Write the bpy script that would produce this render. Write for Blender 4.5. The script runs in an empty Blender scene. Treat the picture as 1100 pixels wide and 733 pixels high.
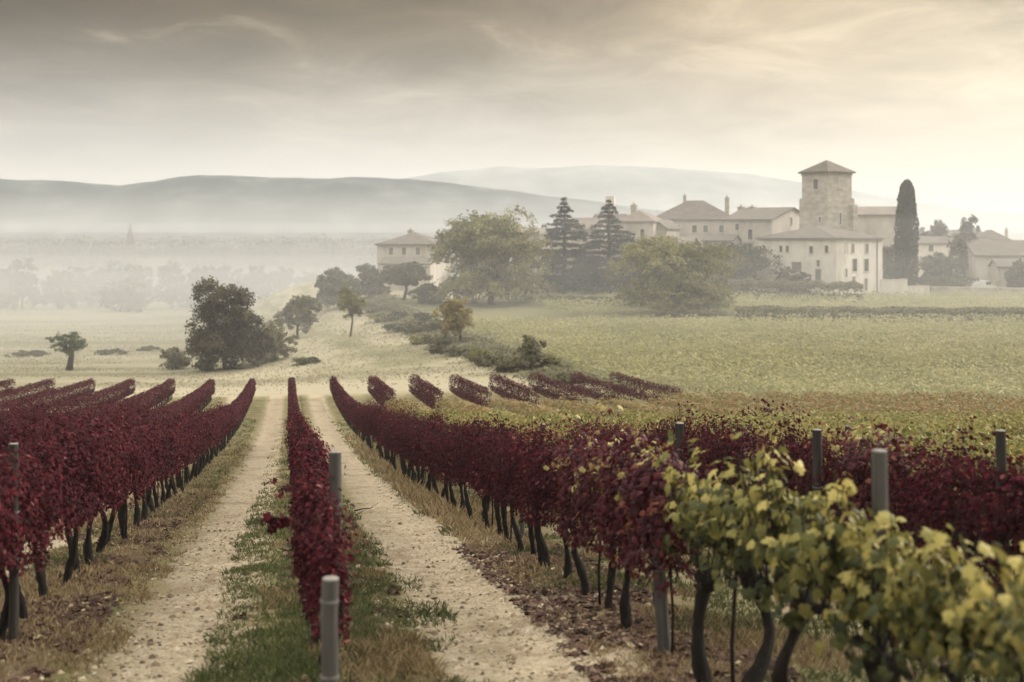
import bpy, math, random
import numpy as np
from mathutils import Vector, Matrix, noise as mnoise

R = np.random.default_rng(7)
random.seed(7)
scene = bpy.context.scene
COL = scene.collection
F, CX, HY = 1300.0, 550.0, 250.0           # focal length and horizon of the photograph (1100 px wide)

# ------------------------------------------------------------------ terrain
P1 = np.array([(-60, -2.2), (0, -2.75), (5, -3.25), (11, -3.8), (14, -4.2), (20, -5.03), (24.3, -5.7), (33, -6.9), (38, -7.55),
               (51, -9.15), (64, -10.6), (76, -11.65), (88, -12.55), (97, -13.1), (115, -14.0), (140, -15.4), (190, -18.2),
               (250, -21.2), (330, -23.6), (420, -25), (3000, -25)])
P2 = np.array([(-60, -2.2), (0, -2.75), (5, -3.25), (11, -3.8), (14, -4.2), (20, -5.03), (24.3, -5.7), (33, -6.9), (38, -7.55),
               (51, -9.15), (64, -10.5), (76, -11.6), (88, -12.3), (97, -12.45), (108, -12.1), (120, -11.7), (150, -11.15), (165, -10.9),
               (190, -10.3), (215, -9.6), (265, -9.4), (300, -14), (325, -22), (420, -25), (3000, -25)])


def smooth(a, b, x):
    t = np.clip((x - a) / (b - a), 0, 1)
    return t * t * (3 - 2 * t)


def hill_edge(y):                         # lateral position of the hedge between meadow and hillside vines
    return np.interp(y, [60, 98, 112, 150, 195, 260, 330], [12, 7, 1.5, -11, -21, -40, -60])


def pro(P, y):                            # smoothed profile
    w = 3.0 + 0.04 * np.abs(y)
    s = 0
    for k in (-1, -.5, 0, .5, 1):
        s = s + np.interp(y + k * w, P[:, 0], P[:, 1])
    return s / 5


def G(x, y):
    x = np.asarray(x, float); y = np.asarray(y, float)
    e = hill_edge(y)
    w = smooth(-34, 3, x - e)
    z = pro(P1, y) * (1 - w) + pro(P2, y) * w
    return z


def g(x, y):
    return float(G(x, y))


def pt(px, py, d):
    return Vector(((px - CX) / F * d, d, (HY - py) / F * d))


def ground_at(px, py, d0=5.0, d1=420.0):
    d = np.linspace(d0, d1, 3000)
    yy = HY - F * G((px - CX) / F * d, d) / d
    k = np.argmax(yy <= py)
    d = float(d[k])
    x = (px - CX) / F * d
    return x, d, g(x, d)


# ------------------------------------------------------------------ mesh helpers
class MB:
    def __init__(s):
        s.v = []; s.f = []; s.mi = []; s.lv = []; s.n = 0

    def add(s, v, faces, mi=0, lv=0.5):
        v = np.asarray(v, float)
        s.v.append(v)
        for f in faces:
            s.f.append([i + s.n for i in f]); s.mi.append(mi)
        s.lv.append(np.full(len(v), lv) if np.isscalar(lv) else np.asarray(lv))
        s.n += len(v)
        return s

    def box(s, cx, cy, cz, sx, sy, sz, rz=0, mi=0):
        c = np.array([(i, j, k) for k in (-.5, .5) for j in (-.5, .5) for i in (-.5, .5)]) * (sx, sy, sz)
        if rz:
            co, si = math.cos(rz), math.sin(rz)
            c = np.c_[c[:, 0] * co - c[:, 1] * si, c[:, 0] * si + c[:, 1] * co, c[:, 2]]
        return s.add(c + (cx, cy, cz), [(0, 2, 3, 1), (4, 5, 7, 6), (0, 1, 5, 4), (2, 6, 7, 3), (0, 4, 6, 2), (1, 3, 7, 5)], mi)

    def tube(s, pts, rad, seg=8, mi=0, cap=True, jit=0.0):
        pts = np.asarray(pts, float); n = len(pts)
        rad = np.full(n, rad) if np.isscalar(rad) else np.asarray(rad)
        vs = []
        for i in range(n):
            t = pts[min(i + 1, n - 1)] - pts[max(i - 1, 0)]
            t = t / (np.linalg.norm(t) + 1e-9)
            a = np.cross(t, (1, 0, 0) if abs(t[0]) < .8 else (0, 1, 0)); a /= np.linalg.norm(a)
            b = np.cross(t, a)
            for k in range(seg):
                q = 2 * math.pi * k / seg
                vs.append(pts[i] + rad[i] * (1 + (random.uniform(-jit, jit) if jit else 0)) * (a * math.cos(q) + b * math.sin(q)))
        fs = []
        for i in range(n - 1):
            for k in range(seg):
                k2 = (k + 1) % seg
                fs.append((i * seg + k, i * seg + k2, (i + 1) * seg + k2, (i + 1) * seg + k))
        if cap:
            fs.append(tuple(range(seg))[::-1]); fs.append(tuple((n - 1) * seg + k for k in range(seg)))
        return s.add(vs, fs, mi)

    def build(s, name, mats, parent=None, smooth_=False):
        v = np.concatenate(s.v) if s.v else np.zeros((0, 3))
        me = bpy.data.meshes.new(name)
        L = [len(f) for f in s.f]
        flat = np.fromiter((i for f in s.f for i in f), dtype=np.int32)
        return _obj(name, me, v, flat, np.array(L, np.int32), np.array(s.mi, np.int32), np.concatenate(s.lv), mats, parent, smooth_)


def _obj(name, me, v, flat, L, mi, lv, mats, parent, smooth_):
    me.vertices.add(len(v)); me.vertices.foreach_set('co', v.astype(np.float32).ravel())
    me.loops.add(len(flat)); me.loops.foreach_set('vertex_index', flat)
    me.polygons.add(len(L))
    st = np.zeros(len(L), np.int32); st[1:] = np.cumsum(L)[:-1]
    me.polygons.foreach_set('loop_start', st)
    mats = mats if isinstance(mats, (list, tuple)) else [mats]
    for m in mats:
        me.materials.append(m)
    if mi is not None:
        me.polygons.foreach_set('material_index', mi)
    if lv is not None:
        a = me.attributes.new('lv', 'FLOAT', 'POINT'); a.data.foreach_set('value', lv.astype(np.float32))
    me.update(calc_edges=True)
    me.polygons.foreach_set('use_smooth', np.full(len(L), bool(smooth_)))
    o = bpy.data.objects.new(name, me); COL.objects.link(o)
    if parent:
        o.parent = parent
    return o


def tag(o, label=None, cat=None, group=None, kind=None):
    if label: o['label'] = label
    if cat: o['category'] = cat
    if group: o['group'] = group
    if kind: o['kind'] = kind
    return o


def empty(name, loc, rz=0):
    o = bpy.data.objects.new(name, None); COL.objects.link(o)
    o.location = loc; o.rotation_euler = (0, 0, rz); o.empty_display_size = .2
    return o


# leaf clouds: every leaf is a small mesh face group, built in numpy
VINE_T = np.array([(0, -.05, .07), (0, -.38, 0), (.2, -.52, -.06), (.46, -.3, -.07), (.36, -.12, 0), (.56, .12, -.1), (.28, .16, 0), (.2, .42, -.05),
                   (0, .62, -.12), (-.2, .42, -.05), (-.28, .16, 0), (-.56, .12, -.1), (-.36, -.12, 0), (-.46, -.3, -.07), (-.2, -.52, -.06)])
VINE_F = [(0, i, i + 1) for i in range(1, 14)] + [(0, 14, 1)]
PENT_T = np.array([(0, -.5, 0), (.42, -.18, -.06), (.3, .36, .0), (0, .55, -.1), (-.34, .3, 0.02), (-.4, -.2, -.05)])
PENT_F = [(0, 1, 2, 3), (0, 3, 4, 5)]
QUAD_T = np.array([(0, -.55, 0), (.38, .02, .08), (0, .55, 0), (-.38, -.02, .08)])
QUAD_F = [(0, 1, 2, 3)]
BLADE_T = np.array([(-.5, 0, 0), (.5, 0, 0), (.3, 0, .55), (0, .25, 1.0)])
BLADE_F = [(0, 1, 2, 3)]


def unit(a):
    return a / (np.linalg.norm(a, axis=1, keepdims=True) + 1e-9)


def cloud(T, FA, C, N, S, lv, rng, flat_up=None):
    """place template T at centres C with normals N and sizes S; returns v, flat, L, lv"""
    n = len(C)
    N = unit(N)
    up = rng.normal(size=(n, 3)) if flat_up is None else flat_up
    X = unit(np.cross(up, N)); Y = np.cross(N, X)
    S = np.asarray(S).reshape(-1, 1, 1) * np.ones((n, 1, 1))
    v = C[:, None, :] + S * (T[None, :, 0:1] * X[:, None, :] + T[None, :, 1:2] * Y[:, None, :] + T[None, :, 2:3] * N[:, None, :])
    K = len(T)
    fl = np.concatenate([np.array(f) for f in FA]); LL = np.array([len(f) for f in FA])
    flat = (np.arange(n)[:, None] * K + fl[None, :]).ravel().astype(np.int32)
    return v.reshape(-1, 3), flat, np.tile(LL, n).astype(np.int32), np.repeat(lv, K)


def cloud_obj(name, parts, mats, parent=None):
    """parts: list of (v, flat, L, lv, material index)"""
    off = 0; V = []; FL = []; LL = []; LV = []; MI = []
    for v, f, l, lv, mi in parts:
        V.append(v); FL.append(f + off); LL.append(l); LV.append(lv); MI.append(np.full(len(l), mi, np.int32)); off += len(v)
    return _obj(name, bpy.data.meshes.new(name), np.concatenate(V), np.concatenate(FL).astype(np.int32), np.concatenate(LL), np.concatenate(MI),
                np.concatenate(LV), mats, parent, False)


# ------------------------------------------------------------------ materials
def newmat(name):
    m = bpy.data.materials.new(name); m.use_nodes = True
    nt = m.node_tree; nt.nodes.clear()
    out = nt.nodes.new('ShaderNodeOutputMaterial')
    return m, nt, out


class NT:
    def __init__(s, nt): s.nt = nt

    def n(s, t, **kw):
        x = s.nt.nodes.new(t)
        for k, v in kw.items():
            if k.startswith('i_'):
                x.inputs[k[2:].replace('_', ' ')].default_value = v
            else:
                setattr(x, k, v)
        return x

    def l(s, a, b): s.nt.links.new(a, b)

    def math(s, op, a, b=None, c=None, clamp=False):
        x = s.n('ShaderNodeMath', operation=op, use_clamp=clamp)
        for i, q in enumerate((a, b, c)):
            if q is None: continue
            if isinstance(q, (int, float)): x.inputs[i].default_value = q
            else: s.l(q, x.inputs[i])
        return x.outputs[0]

    def sstep(s, x, a, b):
        m = s.n('ShaderNodeMapRange', interpolation_type='SMOOTHSTEP')
        s.l(x, m.inputs['Value']); m.inputs['From Min'].default_value = a; m.inputs['From Max'].default_value = b
        return m.outputs['Result']

    def mix(s, fac, a, b):
        m = s.n('ShaderNodeMix', data_type='RGBA')
        for i, q in ((0, fac), (6, a), (7, b)):
            if isinstance(q, (int, float)): m.inputs[i].default_value = q
            elif isinstance(q, tuple): m.inputs[i].default_value = (*q, 1) if len(q) == 3 else q
            else: s.l(q, m.inputs[i])
        return m.outputs[2]

    def noise(s, vec, scale, detail=4, rough=.55, dist=0):
        x = s.n('ShaderNodeTexNoise'); x.inputs['Scale'].default_value = scale; x.inputs['Detail'].default_value = detail
        x.inputs['Roughness'].default_value = rough; x.inputs['Distortion'].default_value = dist
        if vec is not None: s.l(vec, x.inputs['Vector'])
        return x.outputs['Fac']

    def ramp(s, fac, stops, interp='LINEAR'):
        x = s.n('ShaderNodeValToRGB'); r = x.color_ramp; r.interpolation = interp
        while len(r.elements) < len(stops): r.elements.new(0.5)
        for e, (p, c) in zip(r.elements, stops):
            e.position = p; e.color = (*c, 1)
        s.l(fac, x.inputs[0])
        return x.outputs[0]


def leafmat(name, stops, transl=.3, rnd=.25, rough=.55, nscale=0, namp=0):
    m, nt, out = newmat(name); q = NT(nt)
    at = q.n('ShaderNodeAttribute', attribute_name='lv')
    oi = q.n('ShaderNodeObjectInfo')
    f = q.math('ADD', at.outputs['Fac'], q.math('MULTIPLY', q.math('SUBTRACT', oi.outputs['Random'], .5), rnd))
    if nscale:
        geo = q.n('ShaderNodeNewGeometry')
        f = q.math('ADD', f, q.math('MULTIPLY', q.math('SUBTRACT', q.noise(geo.outputs['Position'], nscale, 2), .5), namp))
    c = q.ramp(f, stops)
    p = q.n('ShaderNodeBsdfPrincipled'); q.l(c, p.inputs['Base Color']); p.inputs['Roughness'].default_value = rough
    p.inputs['Specular IOR Level'].default_value = .22
    t = q.n('ShaderNodeBsdfTranslucent'); q.l(c, t.inputs['Color'])
    mx = q.n('ShaderNodeMixShader'); mx.inputs[0].default_value = transl
    q.l(p.outputs[0], mx.inputs[1]); q.l(t.outputs[0], mx.inputs[2]); q.l(mx.outputs[0], out.inputs['Surface'])
    return m


def noisemat(name, stops, scale, rough=.85, bump=.3, bscale=None, stretch=(1, 1, 1), spec=.2):
    m, nt, out = newmat(name); q = NT(nt)
    tc = q.n('ShaderNodeTexCoord'); mp = q.n('ShaderNodeMapping'); mp.inputs['Scale'].default_value = stretch
    q.l(tc.outputs['Object'], mp.inputs[0])
    f = q.noise(mp.outputs[0], scale, 6, .62)
    c = q.ramp(f, stops)
    p = q.n('ShaderNodeBsdfPrincipled'); q.l(c, p.inputs['Base Color']); p.inputs['Roughness'].default_value = rough
    p.inputs['Specular IOR Level'].default_value = spec
    if bump:
        b = q.n('ShaderNodeBump'); b.inputs['Strength'].default_value = bump; b.inputs['Distance'].default_value = .03
        q.l(q.noise(mp.outputs[0], bscale or scale * 3, 5, .65), b.inputs['Height']); q.l(b.outputs[0], p.inputs['Normal'])
    q.l(p.outputs[0], out.inputs['Surface'])
    return m


M = {}
M['red'] = leafmat('burgundy_leaf', [(0, (.013, .0035, .006)), (.35, (.036, .005, .0095)), (.7, (.085, .0085, .016)), (.9, (.14, .016, .023)), (1, (.24, .10, .08))], .22, .2, .85)
M['redyel'] = leafmat('turning_leaf', [(0, (.024, .007, .011)), (.45, (.085, .012, .02)), (.64, (.17, .05, .03)), (.78, (.30, .23, .08)), (1, (.46, .41, .17))], .25, .1)
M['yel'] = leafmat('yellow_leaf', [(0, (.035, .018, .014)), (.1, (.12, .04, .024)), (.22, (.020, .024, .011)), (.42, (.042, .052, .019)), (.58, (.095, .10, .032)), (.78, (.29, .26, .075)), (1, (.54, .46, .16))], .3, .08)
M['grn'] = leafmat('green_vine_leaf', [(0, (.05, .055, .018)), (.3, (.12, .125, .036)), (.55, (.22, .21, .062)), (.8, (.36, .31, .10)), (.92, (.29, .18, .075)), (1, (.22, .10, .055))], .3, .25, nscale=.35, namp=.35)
M['orn'] = leafmat('orange_vine_leaf', [(0, (.12, .12, .045)), (.35, (.20, .18, .07)), (.65, (.29, .21, .09)), (1, (.28, .12, .065))], .3, .25, nscale=.3, namp=.4)
M['field'] = leafmat('hill_vine_leaf', [(0, (.13, .13, .065)), (.4, (.23, .225, .105)), (.75, (.35, .325, .16)), (1, (.44, .39, .21))], .3, 0, nscale=.11, namp=.75)
M['bark'] = noisemat('vine_bark', [(.25, (.006, .0048, .0042)), (.55, (.017, .0135, .0115)), (.8, (.045, .037, .031))], 14, .9, .9, 30, (1, 1, .35))
M['tbark'] = noisemat('tree_bark', [(.3, (.03, .024, .018)), (.6, (.07, .055, .042)), (.8, (.12, .10, .08))], 5, .9, .6, 14, (1, 1, .3))
M['post'] = noisemat('weathered_post', [(.2, (.016, .014, .0125)), (.5, (.038, .034, .030)), (.75, (.08, .072, .063))], 6, .8, .5, 26, (3, 3, .22))
M['postlight'] = noisemat('grey_post', [(.2, (.04, .038, .036)), (.5, (.08, .077, .072)), (.8, (.145, .14, .13))], 6, .75, .35, 26, (3, 3, .25))
M['posttop'] = noisemat('post_end_grain', [(.3, (.16, .15, .135)), (.7, (.33, .31, .28))], 30, .9, .3, 60)
M['wire'] = noisemat('trellis_wire', [(.3, (.10, .10, .10)), (.7, (.2, .2, .2))], 20, .5, 0)
M['stone'] = noisemat('tower_stone', [(.2, (.24, .215, .175)), (.45, (.38, .345, .29)), (.6, (.47, .43, .37)), (.85, (.58, .54, .475))], .7, .95, .7, 3.0, (1, 1, 2.2))
M['render'] = noisemat('lime_render', [(.28, (.42, .385, .33)), (.42, (.60, .56, .495)), (.55, (.68, .64, .575)), (.8, (.76, .72, .655))], .55, .95, .25, 4, (1, 1, .45))
M['rendero'] = noisemat('ochre_render', [(.25, (.28, .252, .215)), (.45, (.44, .40, .345)), (.75, (.58, .535, .475))], .5, .95, .25, 4, (1, 1, .45))
M['rubble'] = noisemat('rubble_wall', [(.3, (.28, .25, .20)), (.55, (.42, .38, .31)), (.8, (.54, .49, .41))], 1.3, .95, .8, 4)
M['shutter'] = noisemat('grey_shutter', [(.3, (.10, .09, .08)), (.7, (.17, .15, .13))], 6, .7, .2, 18, (1, 1, 6))
M['framew'] = noisemat('pale_surround', [(.3, (.48, .44, .38)), (.7, (.6, .56, .49))], 4, .9, .2)
M['white'] = noisemat('white_paint', [(.3, (.70, .70, .68)), (.7, (.8, .8, .78))], 3, .35, 0, spec=.5)
M['tyre'] = noisemat('tyre_rubber', [(.3, (.02, .02, .02)), (.7, (.035, .035, .035))], 9, .8, .2)
M['moss'] = noisemat('dry_branch', [(.3, (.035, .026, .02)), (.7, (.09, .07, .055))], 20, .9, .6)
M['petal'] = noisemat('fallen_stone', [(.3, (.38, .34, .26)), (.7, (.56, .52, .42))], 12, .95, .5)


def glassmat():
    m, nt, out = newmat('dark_window_glass'); q = NT(nt)
    tc = q.n('ShaderNodeTexCoord')
    c = q.ramp(q.noise(tc.outputs['Object'], 1.5, 2), [(.3, (.02, .02, .02)), (.7, (.05, .048, .045))])
    p = q.n('ShaderNodeBsdfPrincipled'); q.l(c, p.inputs['Base Color']); p.inputs['Roughness'].default_value = .25
    q.l(p.outputs[0], out.inputs['Surface']); return m


M['glass'] = glassmat()


def roofmat(name, a, b, c):
    m, nt, out = newmat(name); q = NT(nt)
    tc = q.n('ShaderNodeTexCoord')
    n1 = q.noise(tc.outputs['Object'], .8, 5, .6); n2 = q.noise(tc.outputs['Object'], 7, 3, .6)
    f = q.math('ADD', q.math('MULTIPLY', n1, .6), q.math('MULTIPLY', n2, .4))
    col = q.ramp(f, [(.3, a), (.5, b), (.72, c)])
    p = q.n('ShaderNodeBsdfPrincipled'); q.l(col, p.inputs['Base Color']); p.inputs['Roughness'].default_value = .9
    w = q.n('ShaderNodeTexWave', wave_type='BANDS', bands_direction='X'); w.inputs['Scale'].default_value = 1.6; w.inputs['Distortion'].default_value = .6
    q.l(tc.outputs['Object'], w.inputs['Vector'])
    bm = q.n('ShaderNodeBump'); bm.inputs['Strength'].default_value = .6; bm.inputs['Distance'].default_value = .06
    q.l(w.outputs['Fac'], bm.inputs['Height']); q.l(bm.outputs[0], p.inputs['Normal'])
    q.l(p.outputs[0], out.inputs['Surface']); return m


M['roof'] = roofmat('clay_tile', (.075, .063, .053), (.125, .105, .088), (.19, .165, .14))
M['roofpink'] = roofmat('pink_clay_tile', (.14, .115, .095), (.20, .168, .14), (.27, .23, .195))


def foliage(name, dark, mid, light, transl=.25):
    return leafmat(name, [(0, dark), (.5, mid), (1, light)], transl, 0.05, .6)


M['f_dark'] = foliage('dark_oak_leaf', (.020, .019, .011), (.055, .048, .025), (.14, .115, .06))
M['f_olive'] = foliage('olive_leaf', (.05, .052, .028), (.10, .10, .05), (.165, .155, .08))
M['f_light'] = foliage('willow_leaf', (.115, .112, .045), (.215, .205, .08), (.33, .305, .13))
M['f_scrub'] = foliage('scrub_leaf', (.10, .098, .055), (.18, .17, .095), (.28, .25, .15))
M['f_gold'] = foliage('golden_leaf', (.16, .13, .05), (.31, .25, .10), (.46, .35, .15))
M['f_green'] = foliage('green_leaf', (.03, .045, .018), (.07, .095, .036), (.13, .155, .06))
M['f_con'] = foliage('conifer_needle', (.009, .016, .015), (.021, .033, .030), (.043, .061, .053), .1)
M['f_cyp'] = foliage('cypress_needle', (.010, .015, .009), (.022, .030, .017), (.045, .055, .03), .1)
M['f_grey'] = foliage('bare_autumn_leaf', (.07, .058, .045), (.13, .105, .08), (.2, .165, .125))
M['f_mist'] = foliage('far_leaf', (.03, .035, .025), (.06, .065, .045), (.1, .1, .07))
M['grass'] = leafmat('grass_blade', [(0, (.045, .062, .022)), (.5, (.11, .132, .05)), (1, (.25, .235, .10))], .35, 0, .6)
M['dry'] = leafmat('straw_blade', [(0, (.11, .08, .045)), (.5, (.28, .21, .115)), (1, (.48, .38, .22))], .3, 0, .7)
M['litter'] = leafmat('dead_leaf', [(0, (.03, .016, .013)), (.4, (.08, .042, .03)), (.75, (.17, .105, .07)), (.92, (.3, .22, .14)), (1, (.5, .44, .25))], .1, 0, .7)
M['peb'] = leafmat('limestone_pebble', [(0, (.09, .07, .045)), (.35, (.22, .17, .11)), (.7, (.38, .31, .21)), (1, (.52, .45, .33))], 0, 0, .9)


def groundmat():
    m, nt, out = newmat('field_earth'); q = NT(nt)
    geo = q.n('ShaderNodeNewGeometry'); pos = geo.outputs['Position']
    sp = q.n('ShaderNodeSeparateXYZ'); q.l(pos, sp.inputs[0])
    x, y = sp.outputs[0], sp.outputs[1]
    u = q.math('ADD', q.math('ADD', x, q.math('MULTIPLY', y, .185)), -.25)
    n_big = q.noise(pos, .22, 3); n_mid = q.noise(pos, 1.1, 5, .6); n_fine = q.noise(pos, 9, 6, .7); n_peb = q.noise(pos, 38, 3, .6)
    # distance from the middle of the lane between two vine rows
    ph = q.math('SUBTRACT', q.math('FRACT', q.math('DIVIDE', q.math('SUBTRACT', u, .35 - 31), 3.1)), .5)
    dist = q.math('MULTIPLY', q.math('ABSOLUTE', ph), 3.1)
    jit = q.math('MULTIPLY', q.math('SUBTRACT', n_mid, .5), 1.0)
    jit2 = q.math('MULTIPLY', q.math('SUBTRACT', n_fine, .5), 1.1)
    dj = q.math('ADD', q.math('ADD', dist, jit), jit2)
    track = q.math('SUBTRACT', 1.0, q.sstep(dj, .42, .85))
    # the second lane is wider and stonier in front
    wide = q.math('MULTIPLY', q.math('MULTIPLY', q.sstep(u, .9, 1.3), q.math('SUBTRACT', 1.0, q.sstep(q.math('ADD', u, jit), 2.75, 3.25))), q.math('SUBTRACT', 1.0, q.sstep(y, 18, 34)))
    track = q.math('MAXIMUM', track, wide)
    rightside = q.sstep(u, 3.5, 4.0)
    track = q.math('MULTIPLY', track, q.math('SUBTRACT', 1.0, q.math('MULTIPLY', rightside, .75)))
    dirt = q.ramp(n_fine, [(.25, (.20, .15, .09)), (.45, (.39, .32, .22)), (.62, (.50, .43, .315)), (.8, (.62, .555, .43))])
    dirt = q.mix(q.math('MULTIPLY', q.sstep(n_peb, .52, .7), .5), dirt, (.60, .54, .43))
    dirt = q.mix(q.math('MULTIPLY', q.sstep(n_peb, .44, .32), .6), dirt, (.12, .09, .06))
    dirt = q.mix(q.math('MULTIPLY', q.sstep(n_mid, .52, .66), .55), dirt, (.23, .175, .11))
    grass = q.ramp(n_mid, [(.28, (.085, .09, .035)), (.45, (.16, .15, .065)), (.6, (.26, .215, .12)), (.75, (.34, .275, .17))])
    grass = q.mix(q.math('MULTIPLY', q.sstep(n_fine, .5, .7), .4), grass, (.33, .28, .165))
    litter = q.ramp(n_fine, [(.3, (.06, .042, .03)), (.5, (.15, .108, .072)), (.68, (.26, .2, .135)), (.8, (.36, .29, .2))])
    lmask = q.math('MULTIPLY', q.sstep(q.math('ADD', dist, q.math('MULTIPLY', q.math('SUBTRACT', n_big, .5), 1.6)), .9, 1.35), q.math('SUBTRACT', 1.0, q.sstep(y, 22, 50)))
    base = q.mix(lmask, grass, litter)
    rows = q.mix(track, base, dirt)
    # headland and meadow beyond the rows
    mp = q.n('ShaderNodeMapping'); mp.inputs['Scale'].default_value = (.012, .055, 1); mp.inputs['Rotation'].default_value = (0, 0, .12); q.l(pos, mp.inputs[0])
    nm = q.noise(mp.outputs[0], 1.0, 4, .55)
    mp2 = q.n('ShaderNodeMapping'); mp2.inputs['Scale'].default_value = (.25, .9, 1); q.l(pos, mp2.inputs[0])
    nm2 = q.noise(mp2.outputs[0], 1.0, 5, .65)
    f = q.math('ADD', q.math('MULTIPLY', nm, .75), q.math('MULTIPLY', nm2, .25))
    mead = q.ramp(f, [(.3, (.14, .14, .08)), (.42, (.21, .20, .12)), (.52, (.32, .29, .20)), (.64, (.37, .335, .24)), (.75, (.30, .28, .18))])
    path = q.math('MULTIPLY', q.sstep(q.math('ADD', y, jit), 97, 98.5), q.math('SUBTRACT', 1.0, q.sstep(q.math('ADD', y, jit), 103, 106)))
    mead = q.mix(q.math('MULTIPLY', path, .75), mead, (.36, .315, .225))
    edge = q.math('SUBTRACT', x, q.math('SUBTRACT', 6.8, q.math('MULTIPLY', q.math('SUBTRACT', y, 98), .287)))
    hm = q.math('MULTIPLY', q.sstep(q.math('ADD', edge, q.math('MULTIPLY', jit, 2.0)), 0, 2), q.math('SUBTRACT', 1.0, q.sstep(y, 188, 192)))
    mead = q.mix(q.math('MULTIPLY', hm, .85), mead, (.135, .13, .062))
    rows = q.mix(q.math('MULTIPLY', q.sstep(x, 14, 16), q.sstep(y, 76, 80)), rows, (.135, .13, .062))
    far = q.sstep(q.math('ADD', y, jit), 94, 97)
    col = q.mix(far, rows, mead)
    p = q.n('ShaderNodeBsdfPrincipled'); q.l(col, p.inputs['Base Color']); p.inputs['Roughness'].default_value = .95; p.inputs['Specular IOR Level'].default_value = .1
    b = q.n('ShaderNodeBump'); b.inputs['Strength'].default_value = 1.0; b.inputs['Distance'].default_value = .07
    q.l(q.math('ADD', q.math('MULTIPLY', n_fine, .7), q.math('MULTIPLY', n_peb, .3)), b.inputs['Height']); q.l(b.outputs[0], p.inputs['Normal'])
    q.l(p.outputs[0], out.inputs['Surface'])
    return m


M['ground'] = groundmat()

# ------------------------------------------------------------------ ground
def rough(x, y):
    """small unevenness of the earth near the camera"""
    z = np.zeros_like(x)
    near = np.clip((70 - y) / 50, 0, 1)
    for i in np.nonzero(near > 0)[0]:
        p = Vector((x[i], y[i], 0))
        z[i] = near[i] * (.05 * mnoise.noise(p * .8) + .034 * mnoise.noise(p * 2.6) + .03 * mnoise.noise(p * 5.0) + .02 * mnoise.noise(p * 9.0))
    return z


def lane(x, y):
    u = x + .185 * y
    ph = ((u - .35 + 31) / 3.1) % 1.0 - .5
    return u, np.abs(ph) * 3.1, ph * 3.1


def grid_mesh(name, xs, ys, mat, dz=0.0, mask=None):
    X, Y = np.meshgrid(xs, ys)
    x = X.ravel(); y = Y.ravel()
    u, dist, _ = lane(x, y)
    z = G(x, y) + np.where((np.abs(x) < 60) & (y > -5), rough(x, y), 0)
    z = z + np.where((y < 97) & (y > -5), .025 * smooth(.9, 1.5, dist) - .05 * (1 - smooth(.3, .9, dist)), 0) * np.clip((97 - y) / 20, 0, 1) + dz
    v = np.c_[x, y, z]
    nx, ny = len(xs), len(ys)
    a = np.arange((ny - 1) * (nx - 1)); r, c = a // (nx - 1), a % (nx - 1)
    i0 = r * nx + c
    q = np.c_[i0, i0 + 1, i0 + nx + 1, i0 + nx]
    if mask is not None:
        cx = x[q].mean(1); cy = y[q].mean(1)
        q = q[mask(cx, cy)]
    o = _obj(name, bpy.data.meshes.new(name), v, q.ravel().astype(np.int32), np.full(len(q), 4, np.int32), None, None, mat, None, True)
    return o


ys = np.unique(np.r_[np.linspace(-50, 4, 20), np.arange(4, 24, .12), np.geomspace(24, 100, 190), np.geomspace(100, 420, 130), np.geomspace(420, 1500, 60)])
xs = np.unique(np.r_[-np.geomspace(14, 1500, 110)[::-1], np.arange(-14, 14.01, .14), np.geomspace(14, 1500, 110)])
go = grid_mesh('ground', xs, ys, M['ground'])
tag(go, 'gently falling farmland of grass, bare earth and distant meadow', 'ground', kind='structure')


def track_mesh(name, u0, u1, y0, y1, label):
    yy = np.unique(np.r_[np.arange(y0, 24, .15), np.geomspace(24, y1, 150)])
    n = 13
    U = np.linspace(0, 1, n)
    V = []
    for j, y in enumerate(yy):
        a = u0 + .22 * mnoise.noise(Vector((y * .9, u0, 3))) + .1 * mnoise.noise(Vector((y * 3.7, u0, 8)))
        b = u1 + .22 * mnoise.noise(Vector((y * .9, u1, 5))) + .1 * mnoise.noise(Vector((y * 3.7, u1, 9)))
        for t in U:
            u = a + (b - a) * t
            V.append((u - .185 * y, y))
    V = np.array(V); x, y = V[:, 0], V[:, 1]
    _, dist, _ = lane(x, y)
    z = G(x, y) + rough(x, y) + (.025 * smooth(.9, 1.5, dist) - .05 * (1 - smooth(.3, .9, dist))) * np.clip((97 - y) / 20, 0, 1)
    z = z + np.where(y < 24, .006, .012 + .0006 * (y - 24))
    m = len(yy); a = np.arange((m - 1) * (n - 1)); r, c = a // (n - 1), a % (n - 1); i0 = r * n + c
    q = np.c_[i0, i0 + 1, i0 + n + 1, i0 + n]
    o = _obj(name, bpy.data.meshes.new(name), np.c_[x, y, z], q.ravel().astype(np.int32), np.full(len(q), 4, np.int32), None, None, M['ground'], None, True)
    return tag(o, label, 'track', kind='structure')


track_mesh('dirt_track', -1.5, -.3, -3, 96, 'pale narrow dirt track between the left red row and the middle row')
track_mesh('dirt_track', 1.0, 2.5, -3, 96, 'pale stony dirt track between the middle row and the right red row')

# ------------------------------------------------------------------ vines
ROT = math.atan(.185)                       # rows run along +y turned slightly to the left
SP = 3.1


def row_x(k, y):
    return .35 + SP * (k - 2) - .185 * y - (.07 if k == 2 else 0)


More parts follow.
